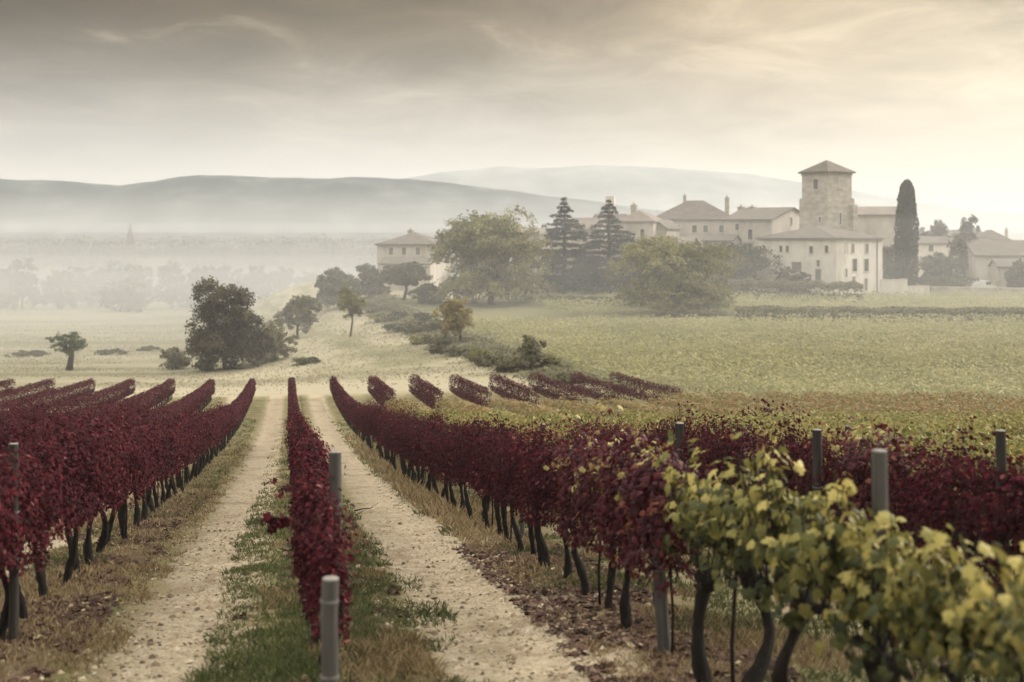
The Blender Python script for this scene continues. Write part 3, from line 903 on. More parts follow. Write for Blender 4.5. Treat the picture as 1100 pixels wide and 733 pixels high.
def tree(name, label, cat, x, y, z, height, width, mat, seed, trunk_frac=.25, leaves=5000, size=.3, nl=14, group=None, limbs=6, gap=.0, rtrunk=None, rlob=(.3, .5), flat=1.0, tufts=0, depth=None, zoff=0, shell=.45):
    rng = np.random.default_rng(seed)
    root = empty(name, (x, y, z), rng.uniform(-.3, .3))
    if group: root['group'] = group
    ch = height * (1 - trunk_frac); cz = height * trunk_frac + ch / 2
    hx, hy, hz = width / 2, (depth or width) / 2, ch / 2
    lob = lobes_for(rng, nl, flat, 0, rlob)
    if trunk_frac <= .06:
        for i in range(max(6, nl // 2)):
            a = rng.uniform(0, 6.283); rr = rng.uniform(.45, .74)
            lob.append((rr * math.cos(a), rr * math.sin(a), rng.uniform(-.85, -.45), rng.uniform(.24, .36)))
    L = []
    for (a, b, c, r) in lob:
        m = int(leaves * 2.4 * r ** 2 / sum(q[3] ** 2 for q in lob))
        nt_ = max(4, m // 26)
        nt_ = max(6, m // 40); td = unit(rng.normal(size=(nt_, 3))); td[:, 2] = np.where(rng.uniform(size=nt_) < .6, np.abs(td[:, 2]), td[:, 2])
        tr_ = r * rng.uniform(shell, 1.12, nt_) ** .6
        pick = rng.integers(0, nt_, m)
        dv = unit(td[pick] + rng.normal(0, .35, (m, 3)))
        P = np.array((a, b, c)) + td[pick] * tr_[pick][:, None] + np.clip(rng.normal(0, .055, (m, 3)), -.1, .1) * (1, 1, .8)
        L.append(np.c_[P, dv, np.full(m, rng.normal(0, .09))])
    L = np.concatenate(L)
    P = L[:, :3] * (hx / .95, hy / .95, hz / .95)
    if gap:
        keep = vnoise(P[:, 0] * 2.2 / width * 3 + seed, P[:, 2] * 2.2 / width * 3, 1.0, seed) > -gap + rng.normal(0, .12, len(P)) - .25
        P, L = P[keep], L[keep]
    # ragged outline: twigs that stick out
    P = P + rng.normal(0, size * .3, P.shape)
    P[:, 2] = np.maximum(P[:, 2] + cz, height * .02)
    N = L[:, 3:6] * .8 + rng.normal(0, .5, (len(P), 3)) + (0, 0, .25)
    lv = np.clip(.45 + L[:, 6] * 2.4 + rng.normal(0, .16, len(P)), 0, 1)
    v, f, LL, l = cloud(PENT_T, PENT_F, P, N, size * (.62 if y < 150 else .8) * rng.uniform(.55, 1.3, len(P)), lv, rng)
    rt = rtrunk or max(.06, width * .028)
    mb = MB()
    top = np.array((rng.normal(0, .03 * width), rng.normal(0, .03 * width), cz + hz * .25))
    base = np.array((0, 0, -.3)); k = np.array((rng.normal(0, .03) * width, 0, height * trunk_frac))
    mb.tube([base, (base + k) / 2, k, (k + top) / 2, top], [rt * 1.45, rt * 1.1, rt, rt * .7, rt * .25], 9)
    for i in range(limbs):
        a, b, c, r = lob[i % len(lob)]
        e = np.array((a * hx, b * hy, cz + c * hz)); s0 = k * .95 + (top - k) * rng.uniform(0, .35)
        mid = (s0 + e) / 2 + np.array((0, 0, .06 * ch)) + rng.normal(0, .02 * width, 3)
        mb.tube([s0, mid, e], [rt * .55, rt * .38, rt * .12], 6)
        for j in range(2):
            e2 = mid + (e - mid) * .3 + rng.normal(0, .14, 3) * (hx * 1.4, hy * 1.4, hz)
            mb.tube([mid, (mid + e2) / 2 + rng.normal(0, .01 * width, 3), e2], [rt * .3, rt * .2, rt * .08], 5)
    mb.build('trunk', M['tbark'], root, True)
    cloud_obj('crown', [(v, f, LL, l, 0)], [mat], root)
    return tag(root, label, cat)


def ptree(name, label, cat, px, py_base, py_top, w_px, mat, seed, d=None, **kw):
    if d is None:
        x, y, z = ground_at(px, py_base, kw.pop('dmin', 99))
    else:
        x = (px - CX) / F * d; y = d; z = g(x, d)
    h = (py_base - py_top) / F * y
    if d is not None:
        h = (HY - py_top) / F * y - z
    return tree(name, label, cat, x, y, z, h, w_px / F * y, mat, seed, **kw)


ptree('broadleaf_tree', 'large dark leafy tree standing alone in the left meadow', 'tree', 243, 397, 303, 94, M['f_dark'], 3, trunk_frac=.055, leaves=12000, size=.34, nl=40, gap=.12, limbs=12, rlob=(.17, .34))
ptree('broadleaf_tree', 'small pale green pollarded tree with a thick dark trunk in the left meadow', 'tree', 74, 398, 354, 50, M['f_green'], 11, trunk_frac=.36, leaves=1300, size=.22, nl=11, flat=.95, limbs=11, rtrunk=.3, gap=.2)
ptree('broadleaf_tree', 'light green tree behind and right of the large dark one', 'tree', 320, 364, 319, 52, M['f_scrub'], 15, trunk_frac=.15, leaves=4200, size=.3, nl=18, gap=.25, limbs=8)
ptree('broadleaf_tree', 'slim golden green young tree with a bare trunk at the meadow rim', 'tree', 376, 362, 309, 36, M['f_light'], 19, trunk_frac=.32, leaves=2600, size=.28, nl=12, gap=.2, limbs=6)
ptree('bush', 'round grey-green bush tucked behind the large dark tree', 'bush', 292, 388, 344, 54, M['f_scrub'], 23, trunk_frac=.0, leaves=4200, size=.3, nl=16, limbs=3)
ptree('bush', 'small rounded olive bush left of the large dark tree', 'bush', 187, 397, 374, 40, M['f_scrub'], 27, trunk_frac=.0, leaves=2400, size=.26, nl=12, limbs=3)
ptree('broadleaf_tree', 'dark domed tree left of the pale farmhouse', 'tree', 364, 326, 291, 50, M['f_olive'], 31, d=190, trunk_frac=.06, leaves=5000, size=.4, nl=16)
ptree('broadleaf_tree', 'spreading umbrella-shaped tree in front of the pale farmhouse', 'tree', 433, 326, 281, 62, M['f_olive'], 35, d=186, trunk_frac=.28, leaves=5000, size=.4, nl=18, flat=.7)
ptree('bush', 'low rounded shrub under the spreading tree by the farmhouse', 'bush', 398, 326, 286, 42, M['f_olive'], 37, d=196, trunk_frac=.04, leaves=3500, size=.38, nl=14)
ptree('bush', 'grey-green bush at the left foot of the huge round tree', 'bush', 462, 330, 300, 44, M['f_olive'], 39, d=180, trunk_frac=.02, leaves=3500, size=.36, nl=12)
ptree('broadleaf_tree', 'huge round olive-gold tree left of the conifers', 'tree', 528, 330, 231, 122, M['f_light'], 43, d=178, trunk_frac=.03, leaves=14000, size=.42, nl=34, limbs=10)
ptree('broadleaf_tree', 'broad pale willow-like tree below the long tiled house', 'tree', 726, 343, 258, 132, M['f_light'], 47, d=164, trunk_frac=.03, leaves=16000, size=.36, nl=32, limbs=8)
ptree('broadleaf_tree', 'small orange-gold autumn tree at the edge of the vine field', 'tree', 493, 369, 320, 50, M['f_gold'], 51, trunk_frac=.12, leaves=4200, size=.28, nl=16, dmin=110)
ptree('bush', 'grey-green bush at the corner of the vine field', 'bush', 570, 407, 361, 36, M['f_scrub'], 55, d=108, trunk_frac=.06, leaves=3600, size=.24, nl=13, gap=.1)
ptree('bush', 'paler low bush leaning against the grey-green corner bush', 'bush', 590, 407, 382, 30, M['f_light'], 57, d=109, trunk_frac=.02, leaves=2600, size=.24, nl=10)
# scrubby hedge between meadow and hillside
hb = [(612, 412, 10, 30), (548, 399, 11, 34), (527, 392, 9, 40), (512, 388, 14, 30), (496, 381, 9, 44), (476, 379, 7, 36), (470, 372, 13, 32), (452, 369, 9, 40), (446, 358, 14, 34), (433, 355, 8, 44), (427, 344, 15, 34), (410, 345, 8, 36), (402, 336, 11, 44), (455, 348, 12, 30), (470, 356, 10, 26)]
hn = ['lowest, at the field corner', 'just uphill of the corner bush', 'second above the corner bush', 'tallest between corner bush and golden tree', 'right below the golden tree', 'flat, near the golden tree', 'just left of the golden tree', 'level with the slim young tree', 'rounded, above the slim young tree', 'flat, above the slim young tree', 'tall, below the spreading tree', 'low one near the domed tree', 'highest, beside the domed tree', 'inside the field above the golden tree', 'inside the field beside the golden tree']
for i, (px, py, h, w) in enumerate(hb):
    ptree('hedge_shrub', f'scrubby shrub in the line between meadow and vines, {hn[i]}', 'shrub', px, py, py - h, w, M[('f_scrub', 'f_olive', 'f_scrub', 'f_light')[i % 4]], 60 + i, trunk_frac=.0, leaves=1300, size=.26, nl=10, limbs=2, gap=.1, flat=.75 + .3 * (i % 3) / 2, group='scrub line beside the vine field')
rng = np.random.default_rng(404)
n = 42000
y = rng.uniform(99, 196, n); off = rng.normal(-1.2, 1.7, n)
x = hill_edge(y) + off
hn_ = np.clip(.35 + .75 * vnoise(x, y, .28, 7) + .5 * vnoise(x, y, .9, 3), .04, 1.3) * np.exp(-((off + 1.2) / 2.4) ** 2)
C = np.c_[x, y, G(x, y) + hn_ * rng.uniform(.1, 1, n)]
v, f, L, l = cloud(PENT_T, PENT_F, C, np.tile((0, -.5, .8), (n, 1)) + rng.normal(0, .5, (n, 3)), rng.uniform(.12, .3, n), np.clip(.5 + .5 * vnoise(x, y, .5, 31) + rng.normal(0, .12, n), 0, 1), rng)
tag(cloud_obj('undergrowth', [(v, f, L, l, 0)], [M['f_scrub']]), 'soft grey-green weeds and brambles along the edge of the hillside vines', 'undergrowth', kind='stuff')
# low scrub in the left fields
for i, (px, py, h, w, lab) in enumerate([(118, 381, 5, 46, 'long low scrub clump at the left field margin, right of the pollarded tree'), (25, 383, 5, 60, 'long low scrub clump at the far left field margin'),
                                         (160, 377, 5, 30, 'small scrub clump behind the olive bush'), (330, 391, 6, 44, 'low weedy clump right of the large dark tree'), (222, 399, 9, 18, 'small weed tuft at the foot of the large dark tree')]):
    ptree('scrub', lab, 'shrub', px, py, py - h, w, M['f_olive'], 80 + i, trunk_frac=.0, leaves=700, size=.22, nl=8, limbs=2, group='scrub in the meadow')


def conifer(px, py_top, d, w_px, seed, label):
    rng = np.random.default_rng(seed)
    x = (px - CX) / F * d; z = g(x, d); h = (HY - py_top) / F * d - z; W = w_px / F * d / 2
    root = empty('cedar_tree', (x, d, z))
    mb = MB(); mb.tube([(0, 0, -.3), (0, .1, h * .3), (.1, 0, h * .7), (0, 0, h * .985)], [.42, .34, .18, .03], 9)
    P = []; N = []
    zc = h * .12
    while zc < h * .985:
        t = (zc / h - .12) / .88
        rad = W * (.015 + .985 * (1 - t) ** 1.05) * rng.uniform(.72, 1.12) * (1.0 if t > .1 else .8)
        nb = max(4, int(9 * (1 - t) + 4))
        a0 = rng.uniform(0, 6.28)
        for i in range(nb):
            a = a0 + i * 6.283 / nb + rng.normal(0, .25); r = rad * rng.uniform(.55, 1.18)
            rise = rng.uniform(.02, .16) * r
            mb.tube([(0, 0, zc), (math.cos(a) * r * .5, math.sin(a) * r * .5, zc + rise * .9), (math.cos(a) * r, math.sin(a) * r, zc + rise * .4)], [.09 * (1 - t) + .02, .05 * (1 - t) + .015, .012], 5)
            m = int(8 + 380 * r / W)
            s = rng.uniform(.12, 1, m) ** .7
            off = rng.normal(0, 1, m) * r * .13 * (1.2 - s * .5)
            P.append(np.c_[math.cos(a) * r * s - math.sin(a) * off, math.sin(a) * r * s + math.cos(a) * off, zc + rise * np.sin(s * 2.2) - .12 - .10 * r * s ** 3 + rng.normal(0, .13, m) - .25 * np.abs(off) / (r * .13 + .01) * .3])
            N.append(np.c_[rng.normal(0, .35, m), rng.normal(0, .35, m), np.ones(m)])
        zc += h * (.068 - .034 * t) * rng.uniform(.8, 1.25)
    P = np.concatenate(P); N = np.concatenate(N)
    v, f, L, l = cloud(PENT_T, PENT_F, P, N, rng.uniform(.16, .42, len(P)), np.clip(rng.normal(.4, .22, len(P)), 0, 1), rng)
    mb.build('trunk', M['tbark'], root, True)
    cloud_obj('crown', [(v, f, L, l, 0)], [M['f_con']], root)
    return tag(root, label, 'tree', 'cedars in front of the village')


conifer(606, 210, 192, 134, 5, 'left, slightly leaner of the twin dark tiered cedars')
conifer(654, 212, 196, 138, 9, 'right of the twin dark tiered cedars, in front of the wide pale chimney')

# cypress
def cypress(px, py_top, py_base, d, w_px, seed, label):
    rng = np.random.default_rng(seed)
    x = (px - CX) / F * d; z = g(x, d); h = (HY - py_top) / F * d - z; W = w_px / F * d / 2
    root = empty('cypress_tree', (x, d, z))
    mb = MB(); mb.tube([(0, 0, -.3), (0, 0, h * .5), (0, 0, h * .97)], [.3, .2, .04], 8); mb.build('trunk', M['tbark'], root, True)
    n = 11000
    t = rng.uniform(0, 1, n) ** .85
    prof = np.interp(t, [0, .06, .2, .45, .65, .85, .95, 1], [.6, .88, 1, 1, .95, .76, .56, .24])
    a = rng.uniform(0, 6.283, n)
    lump = 1 + .11 * vnoise(a * 2, t * 14, 1.0, 5) + .09 * np.sin(a * 4 + t * 16) + .09 * np.sin(a * 7 - t * 31)
    r = W * prof * lump * rng.uniform(.75, 1.04, n) ** .5
    P = np.c_[np.cos(a) * r, np.sin(a) * r, .25 + t * (h - .25) + rng.normal(0, .15, n)]
    N = np.c_[np.cos(a), np.sin(a), np.full(n, .25)] + rng.normal(0, .4, (n, 3))
    v, f, L, l = cloud(PENT_T, PENT_F, P, N, rng.uniform(.18, .4, n), np.clip(rng.normal(.45, .25, n), 0, 1), rng)
    cloud_obj('crown', [(v, f, L, l, 0)], [M['f_cyp']], root)
    return tag(root, label, 'tree')


cypress(974, 195, 300, 196, 23, 4, 'tall dark columnar cypress right of the stone tower')

VT = [('dark_tree', 798, 258, 306, 80, 196, 'f_olive', 'dense grey-green tree mass at the left end of the white house', .02),
      ('bush', 852, 289, 312, 40, 189, 'f_olive', 'small dark bush against the white house wall', .0),
      ('broadleaf_tree', 1036, 250, 306, 52, 214, 'f_grey', 'bare brownish autumn tree in the hazy right part of the village', .2),
      ('broadleaf_tree', 1040, 226, 300, 26, 238, 'f_con', 'small dark pointed tree on the skyline at the right', .1),
      ('bush', 1012, 277, 306, 36, 206, 'f_olive', 'clipped dark green shrub right of the cypress', .0),
      ('bush', 1003, 272, 305, 40, 212, 'f_olive', 'sloping green shrub directly behind the clipped one by the cypress', .0),
      ('bush', 1020, 297, 313, 60, 200, 'f_olive', 'long low green bush at the foot of the clipped shrub', .0),
      ('bush', 1098, 279, 314, 32, 196, 'f_olive', 'tall dark bush cut off by the right picture edge', .0),
      ('broadleaf_tree', 960, 262, 312, 34, 206, 'f_grey', 'grey shrubby tree between the white house and the cypress', .1),
      ('broadleaf_tree', 1008, 238, 290, 30, 246, 'f_grey', 'hazy round tree on the skyline just right of the cypress', .1),
      ('broadleaf_tree', 992, 243, 290, 26, 250, 'f_grey', 'hazy round tree half hidden behind the cypress', .1),
      ('broadleaf_tree', 780, 258, 300, 34, 206, 'f_olive', 'dark tree below the long tiled house', .1),
      ('bush', 700, 262, 300, 30, 205, 'f_olive', 'leafy bush in front of the small tiled house', .0),
      ('broadleaf_tree', 590, 270, 318, 30, 205, 'f_olive', 'grey-green tree between the huge round tree and the cedars', .1)]
for i, (nm, px, pyt, pyb, w, d, mt, lab, tf) in enumerate(VT):
    ptree(nm, lab, 'bush' if nm == 'bush' else 'tree', px, pyb, pyt, w, M[mt], 120 + i, d=d, trunk_frac=tf, leaves=3800, size=.36, nl=14, limbs=5)


# clipped hedges: leafy boxes that follow the ground
def hedge(px0, d0, px1, d1, w, h, mat, label, seed, leaves=5000, size=.3):
    rng = np.random.default_rng(seed)
    a = np.array(((px0 - CX) / F * d0, d0)); b = np.array(((px1 - CX) / F * d1, d1))
    n = leaves; t = rng.uniform(0, 1, n)
    ax = (b - a) / np.linalg.norm(b - a); nx = np.array((-ax[1], ax[0]))
    ang = rng.uniform(0, 6.283, n)
    cx = np.sign(np.cos(ang)) * np.abs(np.cos(ang)) ** .45 * w / 2 * rng.uniform(.8, 1.05, n); cz = np.sign(np.sin(ang)) * np.abs(np.sin(ang)) ** .45 * h / 2 * rng.uniform(.8, 1.05, n)
    xy = a + (b - a) * t[:, None] + nx * cx[:, None]
    hm = 1 + .09 * np.sin(t * 37 + seed) * np.sin(t * 11)
    z = G(xy[:, 0], xy[:, 1]) + h / 2 * hm + cz * hm
    C = np.c_[xy, z]
    N = np.c_[nx[0] * cx, nx[1] * cx, cz * 1.2] / (w / 2) + rng.normal(0, .45, (n, 3))
    v, f, L, l = cloud(PENT_T, PENT_F, C, N, size * rng.uniform(.6, 1.3, n), np.clip(rng.normal(.45, .22, n), 0, 1), rng)
    o = cloud_obj('hedge', [(v, f, L, l, 0)], [mat])
    return tag(o, label, 'hedge')


hedge(784, 190, 926, 181, 2.2, 3.0, M['f_scrub'], 'long clipped hedge below the white house', 2, 9000)
hedge(790, 153, 1130, 150, 2.6, 1.7, M['f_scrub'], 'long dark low hedge dividing the two vine fields on the slope', 4, 11000)
hedge(590, 178, 690, 174, 1.6, 1.2, M['f_olive'], 'low weedy hedge below the twin cedars', 6, 4500)

# ------------------------------------------------------------------ buildings
def house(name, label, pxc, d, th, pxl, pxr, py_eave, py_ridge, mat, roof='gable', zb=None, B=None, A=None, over=.35, rmat='roof', ridge_along='x'):
    th = math.radians(th); c, s = math.cos(th), math.sin(th)
    cx = (pxc - CX) / F * d
    if A is None:
        ql = (pxl - CX) / F; A = (cx - ql * d) / (c + ql * s)
    if B is None:
        qr = (pxr - CX) / F; B = (qr * d - cx) / (s - qr * c)
    ctr = np.array((cx, d)) - A / 2 * np.array((c, -s)) + B / 2 * np.array((s, c))
    ze = (HY - py_eave) / F * d
    dr = float(ctr[1]); zr = (HY - py_ridge) / F * dr
    zb = g(*ctr) - .6 if zb is None else zb
    root = empty(name, (ctr[0], ctr[1], zb), -th)
    he, hr = ze - zb, max(zr - zb, ze - zb + .6)
    wl = MB()
    a, b = A / 2, B / 2
    lower = [(-a, -b, 0), (a, -b, 0), (a, b, 0), (-a, b, 0)]
    upper = [(-a, -b, he), (a, -b, he), (a, b, he), (-a, b, he)]
    wl.add(lower + upper, [(0, 1, 5, 4), (1, 2, 6, 5), (2, 3, 7, 6), (3, 0, 4, 7)])
    if roof == 'gable':
        if ridge_along == 'x':
            wl.add([(a, -b, he), (a, b, he), (a, 0, hr - .12)], [(0, 1, 2)]); wl.add([(-a, b, he), (-a, -b, he), (-a, 0, hr - .12)], [(0, 1, 2)])
        else:
            wl.add([(-a, -b, he), (a, -b, he), (0, -b, hr - .12)], [(0, 1, 2)]); wl.add([(a, b, he), (-a, b, he), (0, b, hr - .12)], [(0, 1, 2)])
    wall = wl.build('wall', mat, root)
    rb = MB(); o = over; e = he - .12; t = .22

    def slab(top):
        top = np.array(top); n = len(top)
        bot = top - (0, 0, t)
        rb.add(np.r_[top, bot], [tuple(range(n)), tuple(range(2 * n - 1, n - 1, -1))] + [(i, (i + n), (i + 1) % n + n, (i + 1) % n) for i in range(n)])
    et = e + t
    if roof == 'gable':
        if ridge_along == 'x':
            slab([(-a - o, -b - o, et), (a + o, -b - o, et), (a + o, 0, hr), (-a - o, 0, hr)]); slab([(a + o, b + o, et), (-a - o, b + o, et), (-a - o, 0.004, hr), (a + o, 0.004, hr)])
        else:
            slab([(-a - o, b + o, et), (-a - o, -b - o, et), (0, -b - o, hr), (0, b + o, hr)]); slab([(a + o, -b - o, et), (a + o, b + o, et), (0.004, b + o, hr), (0.004, -b - o, hr)])
    elif roof == 'hip':
        q = max(0.0, a - b * .95)
        if A >= B:
            r0, r1 = (-q, 0, hr), (q, 0, hr)
            rb.add([(-a - o, -b - o, et), (a + o, -b - o, et), (a + o, b + o, et), (-a - o, b + o, et), r0, r1, (-a - o, -b - o, e), (a + o, -b - o, e), (a + o, b + o, e), (-a - o, b + o, e)],
                   [(0, 1, 5, 4), (1, 2, 5), (2, 3, 4, 5), (3, 0, 4), (0, 6, 7, 1), (1, 7, 8, 2), (2, 8, 9, 3), (3, 9, 6, 0), (9, 8, 7, 6)])
        else:
            q = max(0.0, b - a * .95)
            r0, r1 = (0, -q, hr), (0, q, hr)
            rb.add([(-a - o, -b - o, et), (a + o, -b - o, et), (a + o, b + o, et), (-a - o, b + o, et), r0, r1, (-a - o, -b - o, e), (a + o, -b - o, e), (a + o, b + o, e), (-a - o, b + o, e)],
                   [(0, 1, 4), (1, 2, 5, 4), (2, 3, 5), (3, 0, 4, 5), (0, 6, 7, 1), (1, 7, 8, 2), (2, 8, 9, 3), (3, 9, 6, 0), (9, 8, 7, 6)])
    elif roof == 'pyramid':
        rb.add([(-a - o, -b - o, et), (a + o, -b - o, et), (a + o, b + o, et), (-a - o, b + o, et), (0, 0, hr), (-a - o, -b - o, e), (a + o, -b - o, e), (a + o, b + o, e), (-a - o, b + o, e)],
               [(0, 1, 4), (1, 2, 4), (2, 3, 4), (3, 0, 4), (0, 5, 6, 1), (1, 6, 7, 2), (2, 7, 8, 3), (3, 8, 5, 0), (8, 7, 6, 5)])
    rf = rb.build('roof', M[rmat], root)
    tag(root, label, 'tower' if 'tower' in name else 'house')
    return dict(root=root, A=A, B=B, he=he, hr=hr, roof=rf, th=th, zb=zb, d=d, ctr=ctr, wall=wall)


def face_pos(H, face, px, py):
    """where the ray through a photo pixel meets a wall plane, in the house's own coordinates"""
    c, s = math.cos(H['th']), math.sin(H['th'])
    n = np.array((-s, -c)) if face == 'front' else np.array((c, -s))
    off = H['B'] / 2 if face == 'front' else H['A'] / 2
    p0 = H['ctr'] + n * off
    r = np.array(((px - CX) / F, 1.0))
    k = (p0 @ n) / (r @ n)
    p = r * k - H['ctr']
    lx = p @ np.array((c, -s)); ly = p @ np.array((s, c))
    return lx, ly, (HY - py) / F * k - H['zb']


def opening(H, face, px, py, w, h, kind='window', shutter=False, pane='glass'):
    lx, ly, lz = face_pos(H, face, px, py)
    root = H['root']
    fb = MB(); pb = MB(); t = .12
    def bx(mb, u, v, du, dv, out, dep):
        if face == 'front': mb.box(lx + u, -H['B'] / 2 - out, lz + v, du, dep, dv)
        else: mb.box(H['A'] / 2 + out, ly + u, lz + v, dep, du, dv)
    bx(fb, -w / 2 - t / 2, 0, t, h, .03, .10); bx(fb, w / 2 + t / 2, 0, t, h, .03, .10)
    bx(fb, 0, h / 2 + t / 2, w + 2 * t, t, .03, .10); bx(fb, 0, -h / 2 - t / 2, w + 2 * t + .1, t, .05, .16)
    f = fb.build(kind, M['framew'], root)
    bx(pb, 0, 0, w, h, .012, .03)
    pb.build('pane' if kind == 'window' else 'door_leaf', M[pane], f)
    if shutter:
        for sd in (-1, 1):
            sb = MB(); bx(sb, sd * (w / 2 + t + .28), 0, .5, h, .05, .05); sb.build('shutter', M['shutter'], f)
    return f


def chimney(H, px, py_top, w, h, mat='rubble', lx=None, ly=None, cap=True):
    """chimney on a roof, placed by the ridge line"""
    c, s = math.cos(H['th']), math.sin(H['th'])
    ly = 0.0 if ly is None else ly
    # solve lx so that it shows at px
    q = (px - CX) / F
    bx0 = H['ctr'] + ly * np.array((s, c))
    lx = (q * bx0[1] - bx0[0]) / (c + q * s)
    dep = bx0[1] - lx * s
    zt = (HY - py_top) / F * dep - H['zb']
    mb = MB(); mb.box(lx, ly, zt - h / 2, w, w * .8, h)
    if cap:
        mb.box(lx, ly, zt + .05, w * 1.25, w * 1.05, .12)
        mb.tube([(lx, ly, zt + .1), (lx, ly, zt + .5)], [w * .25, w * .2], 8)
    return mb.build('chimney', M[mat], H['roof'])


H = house('stone_house', 'large white rendered house with low tiled roof at the foot of the tower', 898, 190, 42, 815, 948, 256.5, 243, M['render'], 'hip', over=.45)
for px, py, w, h in ((839, 267.5, .5, .95), (846, 267.5, .5, .95), (871.5, 268.5, .6, 1.1), (888, 268, .55, 1.1), (879, 283, .5, 1.0)):
    opening(H, 'front', px, py, w, h)
opening(H, 'front', 856, 287, 1.7, 1.6, pane='shutter')
opening(H, 'front', 879, 296, 1.0, 2.0, 'door', pane='shutter')
for px, py, w, h, p_ in ((909, 266, .8, 1.3, 'framew'), (916, 267, .9, 1.4, 'shutter'), (931, 267, .95, 1.5, 'shutter'), (918, 285, 1.5, 2.0, 'glass'), (930.5, 285, 1.5, 2.0, 'glass'), (909, 293, .6, 1.2, 'shutter'), (917, 302, 1.0, 1.4, 'shutter'), (930, 306, 1.0, 2.0, 'shutter')):
    opening(H, 'side', px, py, w, h, pane=p_)
lx, ly, lz = face_pos(H, 'side', 942, 290)
mb = MB(); mb.tube([(H['A'] / 2 + .08, ly, .5), (H['A'] / 2 + .08, ly, H['he'] - .2)], .07, 8); mb.build('drainpipe', M['shutter'], H['root'])
# square tower
T_ = house('stone_tower', 'tall square stone bell tower with a pyramid tiled roof', 889, 203, 57, 861.5, 915, 184.5, 172, M['stone'], 'pyramid', over=.5)
a_, b_ = T_['A'] / 2 + .32, T_['B'] / 2 + .32
zt = (HY - 214) / F * 205 - T_['zb']
mb = MB(); mb.box(0, 0, zt / 2, 2 * a_, 2 * b_, zt); mb.box(0, 0, zt + .1, 2 * a_ - .2, 2 * b_ - .2, .2)
mb.build('tower_base', M['stone'], T_['root'])
mb = MB(); mb.box(a_ + .3, b_ - .6, zt * .47, .9, 1.1, zt * .94); mb.build('buttress', M['stone'], T_['root'])
mb = MB(); mb.box(0, 0, T_['he'] - .35, T_['A'] + .22, T_['B'] + .22, .3); mb.build('cornice', M['stone'], T_['root'])
opening(T_, 'front', 876.5, 198, 1.05, 1.7)
opening(T_, 'side', 903, 197, .9, 1.7, pane='stone')
def slit(px, py, w, h, face):
    o = (T_['B'] if face == 'front' else T_['A'])
    if face == 'front': T_['B'] += .64
    else: T_['A'] += .64
    r = opening(T_, face, px, py, w, h)
    if face == 'front': T_['B'] = o
    else: T_['A'] = o
slit(902.5, 235, .45, 1.9, 'side'); slit(881, 236, .4, .9, 'front')
# nave beside the tower
N_ = house('church_nave', 'plain tall church nave joining the right side of the tower', 966, 214, 16, 912, 990, 231, 222, M['rendero'], 'gable', B=9, over=.4, rmat='roofpink')
B1 = house('outbuilding', 'small outbuilding with low tiled roof below the long hipped house', 742, 208, 20, 704, 752, 263, 254, M['render'], 'gable', B=6, rmat='roofpink')
opening(B1, 'front', 724, 270, .8, 1.2, pane='shutter')
B2 = house('outbuilding', 'narrow lean-to with brown roof between the long house and the dark tree mass', 786, 206, 24, 756, 796, 259, 252, M['rendero'], 'gable', B=6)
opening(B2, 'front', 771, 266, .9, 1.3)
B3 = house('stone_house', 'gabled cottage wall with one window between the pinkish roof and the long house', 716, 214, 30, 694, 726, 246, 236, M['rubble'], 'gable', B=6, ridge_along='y')
opening(B3, 'front', 704, 250, .7, 1.1)
# long hipped house
L_ = house('stone_house', 'long house with a wide hipped roof and two slim chimneys on the village skyline', 790, 221, 12, 700, 800, 236, 215.5, M['rendero'], 'hip', B=13)
for px in (712, 728, 746): opening(L_, 'front', px, 246, .8, 1.3)
for px in (758, 775): opening(L_, 'front', px, 246, .8, 1.3, pane='shutter')
chimney(L_, 735.5, 211, .6, 2.6); chimney(L_, 781, 213, .8, 3.2)
W_ = house('stone_house', 'low house with a gable end and window, tucked against the left of the tower', 829, 208, 36, 778, 872, 236, 223, M['rendero'], 'gable', over=.4)
opening(W_, 'side', 850, 238, .7, 1.3)
opening(W_, 'front', 806, 252, .8, 1.8); opening(W_, 'front', 792, 244, .7, 1.1)
chimney(W_, 796, 223, 1.0, 2.4); chimney(W_, 808, 223, .9, 2.6)
S_ = house('stone_house', 'small house with a pinkish tiled roof and one stubby chimney, right of the cedars', 702, 212, 20, 662, 712, 238, 226, M['rendero'], 'hip', B=9, rmat='roofpink')
chimney(S_, 681, 221, 1.0, 2.2); opening(S_, 'front', 690, 250, .7, 1.2)
C_ = house('stone_house', 'house mostly hidden by the cedars, topped by a wide pale chimney', 668, 226, 14, 636, 680, 240, 230, M['rendero'], 'gable', B=9)
chimney(C_, 655.5, 211, 1.7, 5.0, 'render', cap=False)
D_ = house('stone_house', 'small house with a pale pink roof showing between the twin cedars', 644, 218, 16, 610, 652, 247, 234, M['rendero'], 'gable', B=8, rmat='roofpink')
opening(D_, 'front', 628, 256, .8, 1.2)
E_ = house('stone_house', 'roof corner visible between the huge round tree and the left cedar', 602, 224, 14, 552, 610, 252, 245, M['rendero'], 'gable', B=8, rmat='roofpink')
K_ = house('farmhouse', 'pale farmhouse with brown hipped roof standing alone left of the huge round tree', 468, 214, 12, 405, 480, 263, 249.5, M['rendero'], 'hip', B=11)
for px in (420, 434, 449): opening(K_, 'front', px, 270, .8, 1.3, pane='shutter')
chimney(K_, 441, 248, .9, 1.6)
A_ = house('outbuilding', 'low lean-to with brown roof in front of the pale farmhouse', 462, 206, 12, 409, 470, 284, 277, M['rendero'], 'gable', B=5)
R1 = house('barn', 'long low barn with brown tiled roof at the right picture edge', 1120, 206, 6, 1048, 1128, 275, 258, M['rendero'], 'gable', B=12)
opening(R1, 'front', 1068, 293, 1.0, 1.4, pane='shutter')
R2 = house('stone_house', 'hazy house with brown roof behind the barn on the right skyline', 1084, 236, 10, 1052, 1092, 258, 247, M['rendero'], 'hip', B=9)
chimney(R2, 1081, 247, .5, 2.4)
